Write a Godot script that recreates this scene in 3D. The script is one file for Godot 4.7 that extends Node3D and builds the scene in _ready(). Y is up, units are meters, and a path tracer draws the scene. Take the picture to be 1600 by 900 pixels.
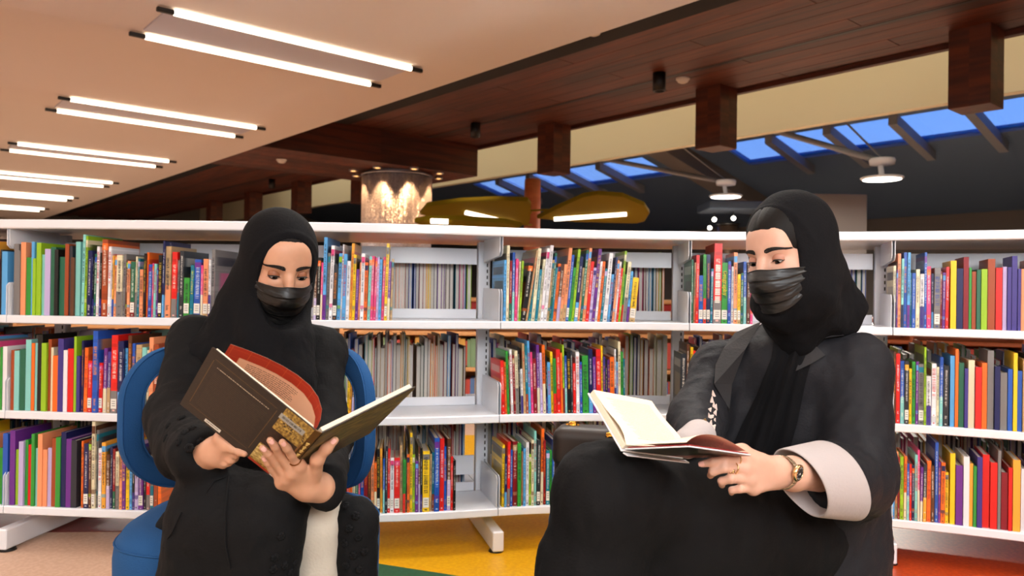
extends Node3D
# A library: a curved white double-sided bookcase, two seated readers, a lit ceiling and a timber bulkhead behind.
const EYE := 0.98                      # camera height above the floor
const FOCAL := 1200.0                  # focal length in pixels of a 1600 x 900 frame
const CEIL := 2.88                      # timber ceiling
const LOW := 2.48                       # plaster ceiling
var AX := Vector3(-0.651, 0, -0.759)   # the building's two horizontal directions
var BX := Vector3(0.759, 0, -0.651)
var BF: Transform3D
var cam: Camera3D
var M := {}
var taken := {}
var rng := RandomNumberGenerator.new()
var noise := FastNoiseLite.new()

func at(u: float, v: float, d: float) -> Vector3:      # surveyed photograph point (pixel, distance) -> place in the room
	return cam.transform * Vector3((u - 800.0) / FOCAL * d, -(v - 450.0) / FOCAL * d, -d)
func bf(a: float, y: float, b: float) -> Vector3:
	return AX * a + BX * b + Vector3(0, y, 0)

# ---------------------------------------------------------------- nodes
func numbered(called: String) -> String:
	if not taken.has(called):
		taken[called] = 0
		return called
	taken[called] += 1
	return "%s_%03d" % [called, taken[called]]
func tag(o: Node, label: String, category: String, group := "") -> Node:
	o.set_meta("label", label); o.set_meta("category", category)
	if group: o.set_meta("group", group)
	return o
func thing(called: String, label: String, category: String, xf := Transform3D(), group := "") -> Node3D:
	var o := Node3D.new(); o.name = numbered(called); add_child(o); o.transform = xf
	tag(o, label, category, group)
	return o
func part(called: String, mesh: Mesh, m: Material, parent: Node, xf := Transform3D()) -> MeshInstance3D:
	var o := MeshInstance3D.new(); o.name = numbered(called) if parent == self else called
	o.mesh = mesh
	if m: o.material_override = m
	parent.add_child(o, true); o.transform = xf
	return o
func struct(called: String, mesh: Mesh, m: Material, xf := Transform3D()) -> MeshInstance3D:
	var o := part(called, mesh, m, self, xf); o.set_meta("kind", "structure")
	return o

# ---------------------------------------------------------------- materials
func mat(c: Color, rough := 0.6, metal := 0.0) -> StandardMaterial3D:
	var m := StandardMaterial3D.new(); m.albedo_color = c; m.roughness = rough; m.metallic = metal
	return m
func cloth(c: Color, rough := 0.85, rim := 0.3, scale := 260.0, bump := 0.35) -> StandardMaterial3D:
	var m := mat(c, rough); m.rim_enabled = rim > 0; m.rim = rim; m.rim_tint = 0.6; m.metallic_specular = 0.25
	var n := FastNoiseLite.new(); n.seed = 5; n.frequency = 0.12
	var t := NoiseTexture2D.new(); t.noise = n; t.width = 256; t.height = 256; t.seamless = true; t.as_normal_map = true; t.bump_strength = 2.0
	m.normal_enabled = true; m.normal_texture = t; m.normal_scale = bump
	m.uv1_triplanar = true; m.uv1_scale = Vector3.ONE * (scale / 60.0)
	return m
func glow(c: Color, e: float) -> StandardMaterial3D:
	var m := mat(c, 0.5); m.emission_enabled = true; m.emission = c; m.emission_energy_multiplier = e
	return m
func speckle(c0: Color, c1: Color, rough: float, scale: float, freq := 0.03, seed_ := 3) -> StandardMaterial3D:
	var n := FastNoiseLite.new(); n.seed = seed_; n.frequency = freq; n.fractal_octaves = 4
	var g := Gradient.new(); g.colors = PackedColorArray([c0, c1]); g.offsets = PackedFloat32Array([0.3, 0.7])
	var t := NoiseTexture2D.new(); t.noise = n; t.width = 512; t.height = 512; t.seamless = true; t.color_ramp = g
	var m := mat(Color.WHITE, rough); m.albedo_texture = t; m.uv1_triplanar = true; m.uv1_world_triplanar = true; m.uv1_scale = Vector3.ONE * scale
	return m
func wood(c0: Color, c1: Color, seed_: int, rough := 0.52) -> StandardMaterial3D:
	# grain computed as an image: long streaks along x with a few darker veins
	var im := Image.create(256, 256, false, Image.FORMAT_RGB8)
	var n := FastNoiseLite.new(); n.seed = seed_; n.frequency = 0.02; n.fractal_octaves = 3
	for y in 256:
		for x in 256:
			var v := n.get_noise_2d(x * 0.25, y * 2.6) * 0.9 + n.get_noise_2d(x * 0.6 + 900, y * 9.0) * 0.35
			im.set_pixel(x, y, c0.lerp(c1, clampf(0.5 + v, 0, 1)))
	var m := mat(Color.WHITE, rough); m.albedo_texture = ImageTexture.create_from_image(im)
	m.uv1_triplanar = true; m.uv1_scale = Vector3(0.6, 0.6, 0.6)
	return m

# ---------------------------------------------------------------- shapes
func tool() -> SurfaceTool:
	var st := SurfaceTool.new(); st.begin(Mesh.PRIMITIVE_TRIANGLES); st.set_smooth_group(-1)
	return st
func done(st: SurfaceTool) -> ArrayMesh:
	st.generate_normals()
	return st.commit()
func tri(st: SurfaceTool, a: Vector3, b: Vector3, c: Vector3) -> void:
	st.add_vertex(a); st.add_vertex(b); st.add_vertex(c)
func quad(st: SurfaceTool, a: Vector3, b: Vector3, c: Vector3, d: Vector3) -> void:
	tri(st, a, b, c); tri(st, a, c, d)
func add_box(st: SurfaceTool, s: Vector3, xf := Transform3D(), bev := 0.0) -> void:
	var h := s * 0.5
	if bev <= 0.0:
		for k in 3:
			for sg in [-1.0, 1.0]:
				var n := Vector3.ZERO; n[k] = sg
				var u := Vector3.ZERO; u[(k + 1) % 3] = 1.0
				var w := Vector3.ZERO; w[(k + 2) % 3] = sg
				var c := n * h
				quad(st, xf * (c - u * h - w * h), xf * (c - u * h + w * h), xf * (c + u * h + w * h), xf * (c + u * h - w * h))
		return
	var i := h - Vector3.ONE * bev
	var corner := func(sx: float, sy: float, sz: float, k: int) -> Vector3:
		var p := Vector3(sx * i.x, sy * i.y, sz * i.z)
		p[k] = [sx * h.x, sy * h.y, sz * h.z][k]
		return xf * p
	for k in 3:
		for sg in [-1.0, 1.0]:
			var q := []
			for e in [[-1, -1], [-1, 1], [1, 1], [1, -1]]:
				var v := Vector3.ZERO; v[k] = sg; v[(k + 1) % 3] = e[0]; v[(k + 2) % 3] = e[1] * sg
				q.append(corner.call(v.x, v.y, v.z, k))
			quad(st, q[0], q[1], q[2], q[3])
	for k in 3:                                   # edges along axis k
		var k1 := (k + 1) % 3; var k2 := (k + 2) % 3
		for s1 in [-1.0, 1.0]:
			for s2 in [-1.0, 1.0]:
				var v0 := Vector3.ZERO; v0[k] = -1; v0[k1] = s1; v0[k2] = s2
				var v1 := v0; v1[k] = 1
				var a: Vector3 = corner.call(v0.x, v0.y, v0.z, k1); var b: Vector3 = corner.call(v1.x, v1.y, v1.z, k1)
				var c: Vector3 = corner.call(v1.x, v1.y, v1.z, k2); var d: Vector3 = corner.call(v0.x, v0.y, v0.z, k2)
				if s1 * s2 > 0: quad(st, a, d, c, b)
				else: quad(st, a, b, c, d)
	for sx in [-1.0, 1.0]:
		for sy in [-1.0, 1.0]:
			for sz in [-1.0, 1.0]:
				var a: Vector3 = corner.call(sx, sy, sz, 0); var b: Vector3 = corner.call(sx, sy, sz, 1); var c: Vector3 = corner.call(sx, sy, sz, 2)
				if sx * sy * sz > 0: tri(st, a, c, b)
				else: tri(st, a, b, c)
func box(s: Vector3, bev := 0.0) -> ArrayMesh:
	var st := tool(); add_box(st, s, Transform3D(), bev); return done(st)
func add_tube(st: SurfaceTool, pts: PackedVector3Array, rad: PackedFloat32Array, sides := 12, caps := true) -> void:
	# a round tube along a polyline, with transported frames
	var n := pts.size(); var up := Vector3.UP
	var t0 := (pts[1] - pts[0]).normalized()
	if absf(t0.dot(up)) > 0.9: up = Vector3.RIGHT
	var x := up.cross(t0).normalized(); var rings := []
	for i in n:
		var t := (pts[mini(i + 1, n - 1)] - pts[maxi(i - 1, 0)]).normalized()
		x = (x - t * x.dot(t)).normalized()
		var y := t.cross(x); var ring := PackedVector3Array()
		for k in sides:
			var an := TAU * k / sides
			ring.append(pts[i] + (x * cos(an) + y * sin(an)) * rad[i])
		rings.append(ring)
	st.set_smooth_group(1)
	for i in n - 1:
		for k in sides:
			var k2 := (k + 1) % sides
			quad(st, rings[i][k], rings[i + 1][k], rings[i + 1][k2], rings[i][k2])
	st.set_smooth_group(-1)
	if caps:
		for k in range(1, sides - 1):
			tri(st, rings[0][0], rings[0][k], rings[0][k + 1]); tri(st, rings[n - 1][0], rings[n - 1][k + 1], rings[n - 1][k])
func rod(a: Vector3, b: Vector3, r: float, sides := 12) -> ArrayMesh:
	var st := tool(); add_tube(st, PackedVector3Array([a, b]), PackedFloat32Array([r, r]), sides); return done(st)
func add_lathe(st: SurfaceTool, prof: Array, segs := 24, xf := Transform3D(), smooth := true) -> void:   # prof: [radius, height] pairs
	st.set_smooth_group(1 if smooth else -1)
	for i in prof.size() - 1:
		for k in segs:
			var a0 := TAU * k / segs; var a1 := TAU * (k + 1) / segs
			var p := func(j: int, an: float) -> Vector3: return xf * Vector3(prof[j][0] * cos(an), prof[j][1], prof[j][0] * sin(an))
			var a: Vector3 = p.call(i, a0); var b: Vector3 = p.call(i + 1, a0); var c: Vector3 = p.call(i + 1, a1); var d: Vector3 = p.call(i, a1)
			if prof[i + 1][0] > 1e-5: tri(st, a, b, c)
			if prof[i][0] > 1e-5: tri(st, a, c, d)
	st.set_smooth_group(-1)
func lathe(prof: Array, segs := 24, xf := Transform3D(), smooth := true) -> ArrayMesh:
	var st := tool(); add_lathe(st, prof, segs, xf, smooth); return done(st)
func add_prism(st: SurfaceTool, poly: PackedVector2Array, z0: float, z1: float, xf := Transform3D()) -> void:   # polygon in xy, thickness in z
	var idx := Geometry2D.triangulate_polygon(poly)
	for k in range(0, idx.size(), 3):
		var a := poly[idx[k]]; var b := poly[idx[k + 1]]; var c := poly[idx[k + 2]]
		tri(st, xf * Vector3(a.x, a.y, z1), xf * Vector3(b.x, b.y, z1), xf * Vector3(c.x, c.y, z1))
		tri(st, xf * Vector3(a.x, a.y, z0), xf * Vector3(c.x, c.y, z0), xf * Vector3(b.x, b.y, z0))
	for k in poly.size():
		var a := poly[k]; var b := poly[(k + 1) % poly.size()]
		quad(st, xf * Vector3(a.x, a.y, z0), xf * Vector3(b.x, b.y, z0), xf * Vector3(b.x, b.y, z1), xf * Vector3(a.x, a.y, z1))
func prism(poly: PackedVector2Array, z0: float, z1: float, xf := Transform3D()) -> ArrayMesh:
	var st := tool(); add_prism(st, poly, z0, z1, xf); return done(st)
func grid(pts: Array, closed := false, two_sided := 0.0) -> ArrayMesh:      # rows of points -> one smooth sheet
	var st := SurfaceTool.new(); st.begin(Mesh.PRIMITIVE_TRIANGLES); st.set_smooth_group(1)
	var w: int = pts[0].size()
	for j in pts.size() - 1:
		for i in (w if closed else w - 1):
			var i2 := (i + 1) % w
			for q in [[j, i, 0, 0], [j + 1, i, 0, 1], [j + 1, i2, 1, 1], [j, i, 0, 0], [j + 1, i2, 1, 1], [j, i2, 1, 0]]:
				st.set_uv(Vector2(float(i + q[2]) / (w if closed else w - 1), float(q[0]) / (pts.size() - 1)))
				st.add_vertex(pts[q[0]][q[1]])
	st.generate_normals()
	return st.commit()

# ================================================================ the scene
func _ready() -> void:
	rng.seed = 20240511
	noise.seed = 11; noise.frequency = 1.0
	BF = Transform3D(Basis(AX, Vector3.UP, BX), Vector3.ZERO)
	# camera
	cam = Camera3D.new(); cam.name = "camera"
	cam.fov = rad_to_deg(2.0 * atan(450.0 / FOCAL)); cam.near = 0.05; cam.far = 200.0
	cam.transform = Transform3D(Basis.from_euler(Vector3(0.0042, 0, 0.014)), Vector3(0, EYE, 0))
	var lens := CameraAttributesPhysical.new(); lens.frustum_focal_length = 32.0; lens.exposure_aperture = 6.3; lens.frustum_focus_distance = 1.85; lens.frustum_near = 0.05; lens.frustum_far = 200.0
	cam.attributes = lens
	add_child(cam); cam.current = true
	# sky and exposure
	var sky_m := ProceduralSkyMaterial.new()
	sky_m.sky_top_color = Color(0.25, 0.5, 0.9); sky_m.sky_horizon_color = Color(0.62, 0.78, 0.95)
	sky_m.ground_bottom_color = Color(0.3, 0.3, 0.3); sky_m.ground_horizon_color = Color(0.5, 0.55, 0.6); sky_m.sun_angle_max = 0.0; sky_m.energy_multiplier = 4.0
	var sky := Sky.new(); sky.sky_material = sky_m
	var env := Environment.new(); env.background_mode = Environment.BG_SKY; env.sky = sky
	env.tonemap_mode = Environment.TONE_MAPPER_LINEAR; env.tonemap_exposure = 1.22
	env.sdfgi_enabled = true; env.ssao_enabled = true; env.ssil_enabled = true
	var we := WorldEnvironment.new(); we.name = "world_environment"; we.environment = env; add_child(we)
	make_materials()
	build_room()
	build_ceiling()
	unseen_front_lamp()
	build_hall()
	build_bookcase()
	build_books()
	build_people()

func make_materials() -> void:
	M.white = mat(Color(0.90, 0.915, 0.945), 0.28)
	M.plaster = mat(Color(0.85, 0.805, 0.76), 0.9)
	M.ceil_grey = mat(Color(0.74, 0.74, 0.78), 0.7)
	M.cream = mat(Color(0.80, 0.77, 0.66), 0.85)
	M.black = mat(Color(0.02, 0.02, 0.022), 0.45)
	M.slot = mat(Color(0.05, 0.03, 0.025), 0.8)
	M.wood_a = wood(Color(0.25, 0.10, 0.035), Color(0.39, 0.17, 0.06), 1)
	M.wood_b = wood(Color(0.21, 0.08, 0.03), Color(0.34, 0.14, 0.05), 2)
	M.wood_c = wood(Color(0.28, 0.115, 0.04), Color(0.42, 0.185, 0.07), 3)
	M.roof = mat(Color(0.30, 0.38, 0.47), 0.7)
	M.rafter = mat(Color(0.46, 0.47, 0.49), 0.6)
	M.wall_dark = mat(Color(0.40, 0.38, 0.36), 0.9)
	M.wall = mat(Color(0.72, 0.68, 0.62), 0.9)
	M.grey_box = mat(Color(0.46, 0.44, 0.43), 0.8)
	M.gloss = mat(Color(0.91, 0.92, 0.945), 0.12)
	M.lamp_warm = glow(Color(1.0, 0.72, 0.42), 5.0)
	M.steel = mat(Color(0.72, 0.72, 0.73), 0.3, 0.9)
	M.tube = glow(Color(1.0, 0.94, 0.85), 3.5)
	M.lamp = glow(Color(1.0, 0.97, 0.92), 6.0)
	M.mustard = cloth(Color(0.44, 0.36, 0.02), 0.9, 0.2)
	M.column_wood = wood(Color(0.62, 0.30, 0.14), Color(0.72, 0.38, 0.19), 9, 0.5)
	M.shelf_wood = wood(Color(0.78, 0.55, 0.34), Color(0.88, 0.66, 0.44), 12, 0.5)
	M.floor_beige = speckle(Color(0.80, 0.66, 0.56), Color(0.84, 0.71, 0.62), 0.45, 3.0)
	M.floor_yellow = speckle(Color(0.86, 0.62, 0.035), Color(0.90, 0.68, 0.06), 0.4, 3.0)
	M.floor_green = speckle(Color(0.10, 0.33, 0.25), Color(0.13, 0.37, 0.28), 0.4, 3.0)
	M.floor_orange = speckle(Color(0.66, 0.22, 0.06), Color(0.74, 0.28, 0.09), 0.4, 3.0)
	M.floor_red = speckle(Color(0.42, 0.05, 0.05), Color(0.48, 0.07, 0.07), 0.45, 3.0)
	M.skyglass = mat(Color(0.03, 0.36, 0.80, 0.48), 0.02); M.skyglass.transparency = BaseMaterial3D.TRANSPARENCY_ALPHA
	M.page = mat(Color(0.86, 0.82, 0.74), 0.9)
	M.label = mat(Color(0.90, 0.89, 0.86), 0.5)
	M.gold_dark = mat(Color(0.45, 0.26, 0.08), 0.35, 0.9)
	M.gold_pale = mat(Color(0.86, 0.74, 0.55), 0.22, 1.0)
	M.two_tone = mat(Color(0.74, 0.68, 0.58), 0.25, 1.0)
	M.leather = mat(Color(0.115, 0.075, 0.06), 0.5)
	M.black_silk = cloth(Color(0.125, 0.125, 0.14), 0.6, 0.08)
	M.white_board = mat(Color(0.88, 0.88, 0.90), 0.35)
	M.brown_board = mat(Color(0.17, 0.12, 0.08), 0.4)
	M.spine_gold = mat(Color(0.36, 0.24, 0.09), 0.4)
	M.page_edge = mat(Color(0.88, 0.83, 0.74), 0.8)
	M.grey_ink = mat(Color(0.45, 0.45, 0.47), 0.6)
	M.ink = mat(Color(0.05, 0.05, 0.06), 0.6)

# ---------------------------------------------------------------- room shell
func slab(called: String, a0: float, a1: float, y0: float, y1: float, b0: float, b1: float, m: Material) -> MeshInstance3D:
	var s := Vector3(a1 - a0, y1 - y0, b1 - b0)
	return struct(called, box(s), m, BF * Transform3D(Basis(), Vector3((a0 + a1) / 2, (y0 + y1) / 2, (b0 + b1) / 2)))
func floor_shape(pts: Array, top: float, m: Material, called := "floor_inlay") -> void:
	var poly := PackedVector2Array()
	for p in pts: poly.append(Vector2(p[0], p[1]))
	struct(called, prism(poly, 0.0, top, Transform3D(Basis(Vector3.RIGHT, Vector3(0, 0, -1), Vector3.UP), Vector3.ZERO)), m)
func arc_pts(cx: float, cy: float, r: float, a0: float, a1: float, n := 24) -> Array:
	var o := []
	for k in n + 1:
		var an := lerpf(a0, a1, float(k) / n); o.append([cx + r * cos(an), cy + r * sin(an)])
	return o

func build_room() -> void:
	slab("floor", -9, 24, -0.2, 0.0, -9, 16, M.floor_beige)
	# coloured sheets let into the floor; plan coordinates are x and distance from the camera plane
	floor_shape([[-1.05, 2.92], [-0.62, 2.80], [-0.13, 2.62], [0.45, 2.38], [1.0, 2.1], [1.25, 2.02], [1.46, 2.30], [1.32, 2.62], [1.22, 3.2], [1.2, 5.2], [-0.9, 5.2], [-1.02, 3.6]], 0.003, M.floor_yellow)
	floor_shape([[-1.25, 2.86], [-0.62, 2.80], [-0.13, 2.62], [0.45, 2.38], [1.0, 2.1], [1.25, 2.02], [1.1, 1.2], [-0.6, 0.9], [-1.2, 1.6]], 0.0025, M.floor_green)
	floor_shape([[1.46, 2.30], [1.32, 2.62], [1.22, 3.2], [1.2, 5.2], [4.2, 5.2], [4.6, 2.2], [2.6, 1.5], [1.7, 1.9]], 0.002, M.floor_orange)
	floor_shape([[-4.2, 2.98], [-2.2, 3.02], [-1.35, 3.08], [-1.02, 3.2], [-0.9, 5.2], [-4.6, 5.2]], 0.002, M.floor_red)
	slab("wall_near", -9.2, -9, 0, 4.6, -9, 16, M.wall)
	slab("wall_far", 24, 24.2, 0, 4.6, -9, 16, M.wall_dark)
	slab("wall_side", -9, 24, 0, 4.6, -9.2, -9, M.wall)
	slab("wall_back", -9, 24, 0, 2.55, 15.0, 15.2, M.wall_dark)

func build_ceiling() -> void:
	# plaster ceiling: shallow vaults between the pairs of light lines, closed towards the edge band
	var rows := []
	var n_a := 420; var a_lo := -9.0; var a_hi := 24.0
	for j in 85:
		var b := lerpf(-9.0, 3.22, j / 84.0)
		var row := []
		for i in n_a + 1:
			var a := lerpf(a_lo, a_hi, float(i) / n_a)
			var t := fposmod(a - 4.93, 2.6)           # 0 just past the second tube of a pair
			var y := LOW
			if t < 1.95:
				var bay := fposmod(b - 2.74, 4.03)       # vaults about 3.7 m long with ribs between
				var ramp := smoothstep(0.3, 0.62, bay) * smoothstep(4.03, 3.72, bay)
				if b > 2.74: ramp = 0.0
				y += 0.17 * sin(PI * clampf(t / 1.95, 0, 1)) * ramp
			row.append(bf(a, y, b))
		rows.append(row)
	struct("ceiling", grid(rows), M.plaster)
	slab("ceiling_slab", -9, 24, CEIL + 0.3, CEIL + 0.5, -9, 6.16, M.plaster)
	slab("trim_1", -9, 24, LOW, CEIL + 0.3, 3.22, 3.26, M.plaster)
	# dark strip, then the timber ceiling laid plank by plank
	slab("trim_2", -9, 24, CEIL - 0.02, CEIL + 0.02, 3.95, 4.28, M.slot)
	var planks := Node3D.new(); planks.name = "ceiling_timber"; planks.set_meta("kind", "structure"); add_child(planks)
	planks.transform = BF
	var pw := (6.16 - 3.26) / 14.0
	var pm := box(Vector3(2.994, 0.03, pw - 0.004), 0.002)
	for r in 14:
		for c in 11:
			var tone: Material = [M.wood_a, M.wood_b, M.wood_c][(r * 7 + c * 5 + (r * c) % 3) % 3]
			part("plank", pm, tone, planks, Transform3D(Basis(), Vector3(-8 + c * 3.0 + (r % 3) * 1.0, CEIL + 0.005, 3.26 + pw * (r + 0.5))))
	slab("trim_3", -9, 24, CEIL - 0.05, CEIL + 0.3, 6.16, 6.22, M.wood_b)
	slab("trim_4", -9, 24, CEIL - 0.013, CEIL - 0.008, 5.36, 5.40, M.black)
	# dropped timber soffit round the glittering column, level with the plaster
	var soffit := Node3D.new(); soffit.name = "ceiling_soffit"; soffit.set_meta("kind", "structure"); add_child(soffit); soffit.transform = BF
	for k in 6:
		part("plank", box(Vector3(1.52 / 6 - 0.004, 0.03, 2.9), 0.002), [M.wood_a, M.wood_c, M.wood_b][k % 3], soffit, Transform3D(Basis(), Vector3(7.93 + 1.52 / 6 * (k + 0.5), LOW + 0.015, 4.71)))
	for k in 2:
		for e in [7.92, 9.46]: part("fascia_board", box(Vector3(0.03, 0.205, 2.9), 0.002), M.wood_b, soffit, Transform3D(Basis(), Vector3(e, LOW + 0.10 + 0.205 * k, 4.71)))
		part("fascia_board", box(Vector3(1.5, 0.205, 0.03), 0.002), M.wood_a, soffit, Transform3D(Basis(), Vector3(8.69, LOW + 0.10 + 0.205 * k, 6.17)))
	# timber drops along the edge
	for k in 8:
		if k == 3: continue
		var a := 2.0 + 2.16 * k
		var st := tool(); add_box(st, Vector3(0.27, 0.56, 0.27), Transform3D(), 0.004)
		var o := struct("trim_drop", done(st), M.wood_a, BF * Transform3D(Basis(), Vector3(a, CEIL - 0.05 - 0.235, 6.02)))
	# light lines
	var count := 0
	for bay in 3:
		for k in range(-4, 4 if bay > 0 else 6):
			var a0 := 4.345 + 2.6 * k
			var b0 := 1.215 - 4.03 * bay
			if bay > 0 and (k > 1 or k < -3): continue
			if bay > 1 and k > -1: continue
			light_pair(a0, a0 + 0.537, b0, b0 + 1.675, count)
			count += 1

func light_pair(a0: float, a1: float, b0: float, b1: float, idx: int) -> void:
	var panel := part("light_recess", box(Vector3(a1 - a0 - 0.14, 0.01, b1 - b0 - 0.1)), M.ceil_grey, self, BF * Transform3D(Basis(), Vector3((a0 + a1) / 2, LOW - 0.004, (b0 + b1) / 2)))
	panel.set_meta("kind", "structure")
	for s in 2:
		var a: float = [a0, a1][s]
		var place := "upper" if s == 0 else "lower"
		var t := thing("ceiling_light", "warm white ceiling light line, %s of its pair, %s" % [place, pair_words(a0, b0)], "ceiling light", BF * Transform3D(Basis(), Vector3(a, LOW - 0.022, (b0 + b1) / 2)), "light lines in the plaster ceiling")
		part("tube", rod(Vector3(0, 0, -(b1 - b0) / 2 + 0.08), Vector3(0, 0, (b1 - b0) / 2 - 0.08), 0.017), M.tube, t)
		for e in [-1.0, 1.0]:
			part("end_cap", box(Vector3(0.028, 0.025, 0.09), 0.004), M.black, t, Transform3D(Basis(), Vector3(0, 0, e * ((b1 - b0) / 2 - 0.036))))
	for a in [a0, a1]:
		var l := AreaLight3D.new(); l.name = numbered("line_light"); l.area_size = Vector2(0.03, b1 - b0 - 0.17)
		l.light_color = Color(1.0, 0.98, 0.95); l.light_energy = LIGHT_E; l.shadow_enabled = true
		add_child(l)
		l.transform = BF * Transform3D(Basis(Vector3(1, 0, 0), Vector3(0, 0, -1), Vector3(0, 1, 0)), Vector3(a, LOW - 0.046, (b0 + b1) / 2))
const LIGHT_E := 2.0
func pair_words(a0: float, b0: float) -> String:
	var far := ["the nearest pair in view", "second pair from the front", "third pair from the front", "fourth pair from the front", "fifth pair from the front", "sixth pair, farthest away"]
	var k := roundi((a0 - 4.345) / 2.6)
	if b0 > 0 and k >= 0: return far[mini(k, 5)]
	var ab_row: String = ["over the bookcase", "over the readers", "just behind the camera", "well behind the camera"][clampi(-k - 1, 0, 3)] if k < 0 else ["over the near floor", "over the middle floor", "over the far floor", "over the farthest floor"][clampi(k, 0, 3)]
	return "%s, %s bay" % [ab_row, ["edge", "middle", "inner"][clampi(roundi((1.215 - b0) / 4.03), 0, 2)]]

func cove() -> void:
	# unseen strip lights above the timber edge, placed to light the cream wall
	for k in 5:
		var a := -2.0 + 4.4 * k
		var t := thing("unseen_cove_light", "unseen light strip above the timber edge lighting the cream wall, %s" % ["nearest", "second", "third", "fourth", "farthest"][k], "cove light", BF * Transform3D(Basis(), Vector3(a, CEIL + 0.34, 6.32)), "unseen cove lights above the timber edge")
		part("strip", box(Vector3(4.2, 0.02, 0.04), 0.004), M.tube, t)
		part("tray", box(Vector3(4.3, 0.02, 0.16), 0.004), M.wood_b, t, Transform3D(Basis(), Vector3(0, -0.03, -0.03)))
		var l := AreaLight3D.new(); l.name = numbered("unseen_cove_beam"); l.area_size = Vector2(4.2, 0.04); l.light_color = Color(1.0, 0.95, 0.86); l.light_energy = COVE_E; l.shadow_enabled = true; add_child(l)
		l.transform = BF * Transform3D(Basis(Vector3(1, 0, 0), Vector3(0, 0.8, -0.6), Vector3(0, -0.6, -0.8)), Vector3(a, CEIL + 0.37, 6.35))
const COVE_E := 1.7
func unseen_front_lamp() -> void:
	# unseen lamp behind and above the camera, placed to light the shelves head-on
	var p := Vector3(0.55, 1.85, 0.75); var aim := Vector3(0.0, 0.75, -2.6)
	var t := thing("unseen_front_lamp", "unseen black box lamp on a stand behind the camera, lighting the readers", "lamp", Transform3D(Basis(), Vector3(p.x, 0, p.z)))
	var xf := Transform3D(Basis(), Vector3(0, p.y, 0)).looking_at(aim - Vector3(p.x, 0, p.z), Vector3.UP)
	part("housing", box(Vector3(0.96, 0.96, 0.14), 0.03), M.black, t, xf * Transform3D(Basis(), Vector3(0, 0, 0.09)))
	part("diffuser", box(Vector3(0.9, 0.9, 0.01), 0.003), glow(Color(1.0, 0.98, 0.96), 2.0), t, xf * Transform3D(Basis(), Vector3(0, 0, 0.012)))
	part("stand", rod(Vector3(0, 0.0, 0.14), Vector3(0, p.y, 0.14), 0.016), M.black, t)
	for k in 3:
		var an := TAU * k / 3 + 0.5
		part("leg", rod(Vector3(0, 0.35, 0.14), Vector3(0.4 * cos(an), 0.012, 0.14 + 0.4 * sin(an)), 0.011), M.black, t)
	var l := AreaLight3D.new(); l.name = "unseen_front_light"; l.area_size = Vector2(0.9, 0.9); l.light_color = Color(0.96, 0.98, 1.0); l.light_energy = SOFT_E; l.shadow_enabled = true; add_child(l)
	l.transform = Transform3D(xf.basis, p) * Transform3D(Basis(), Vector3(0, 0, -0.004))
const SOFT_E := 3.9

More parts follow.
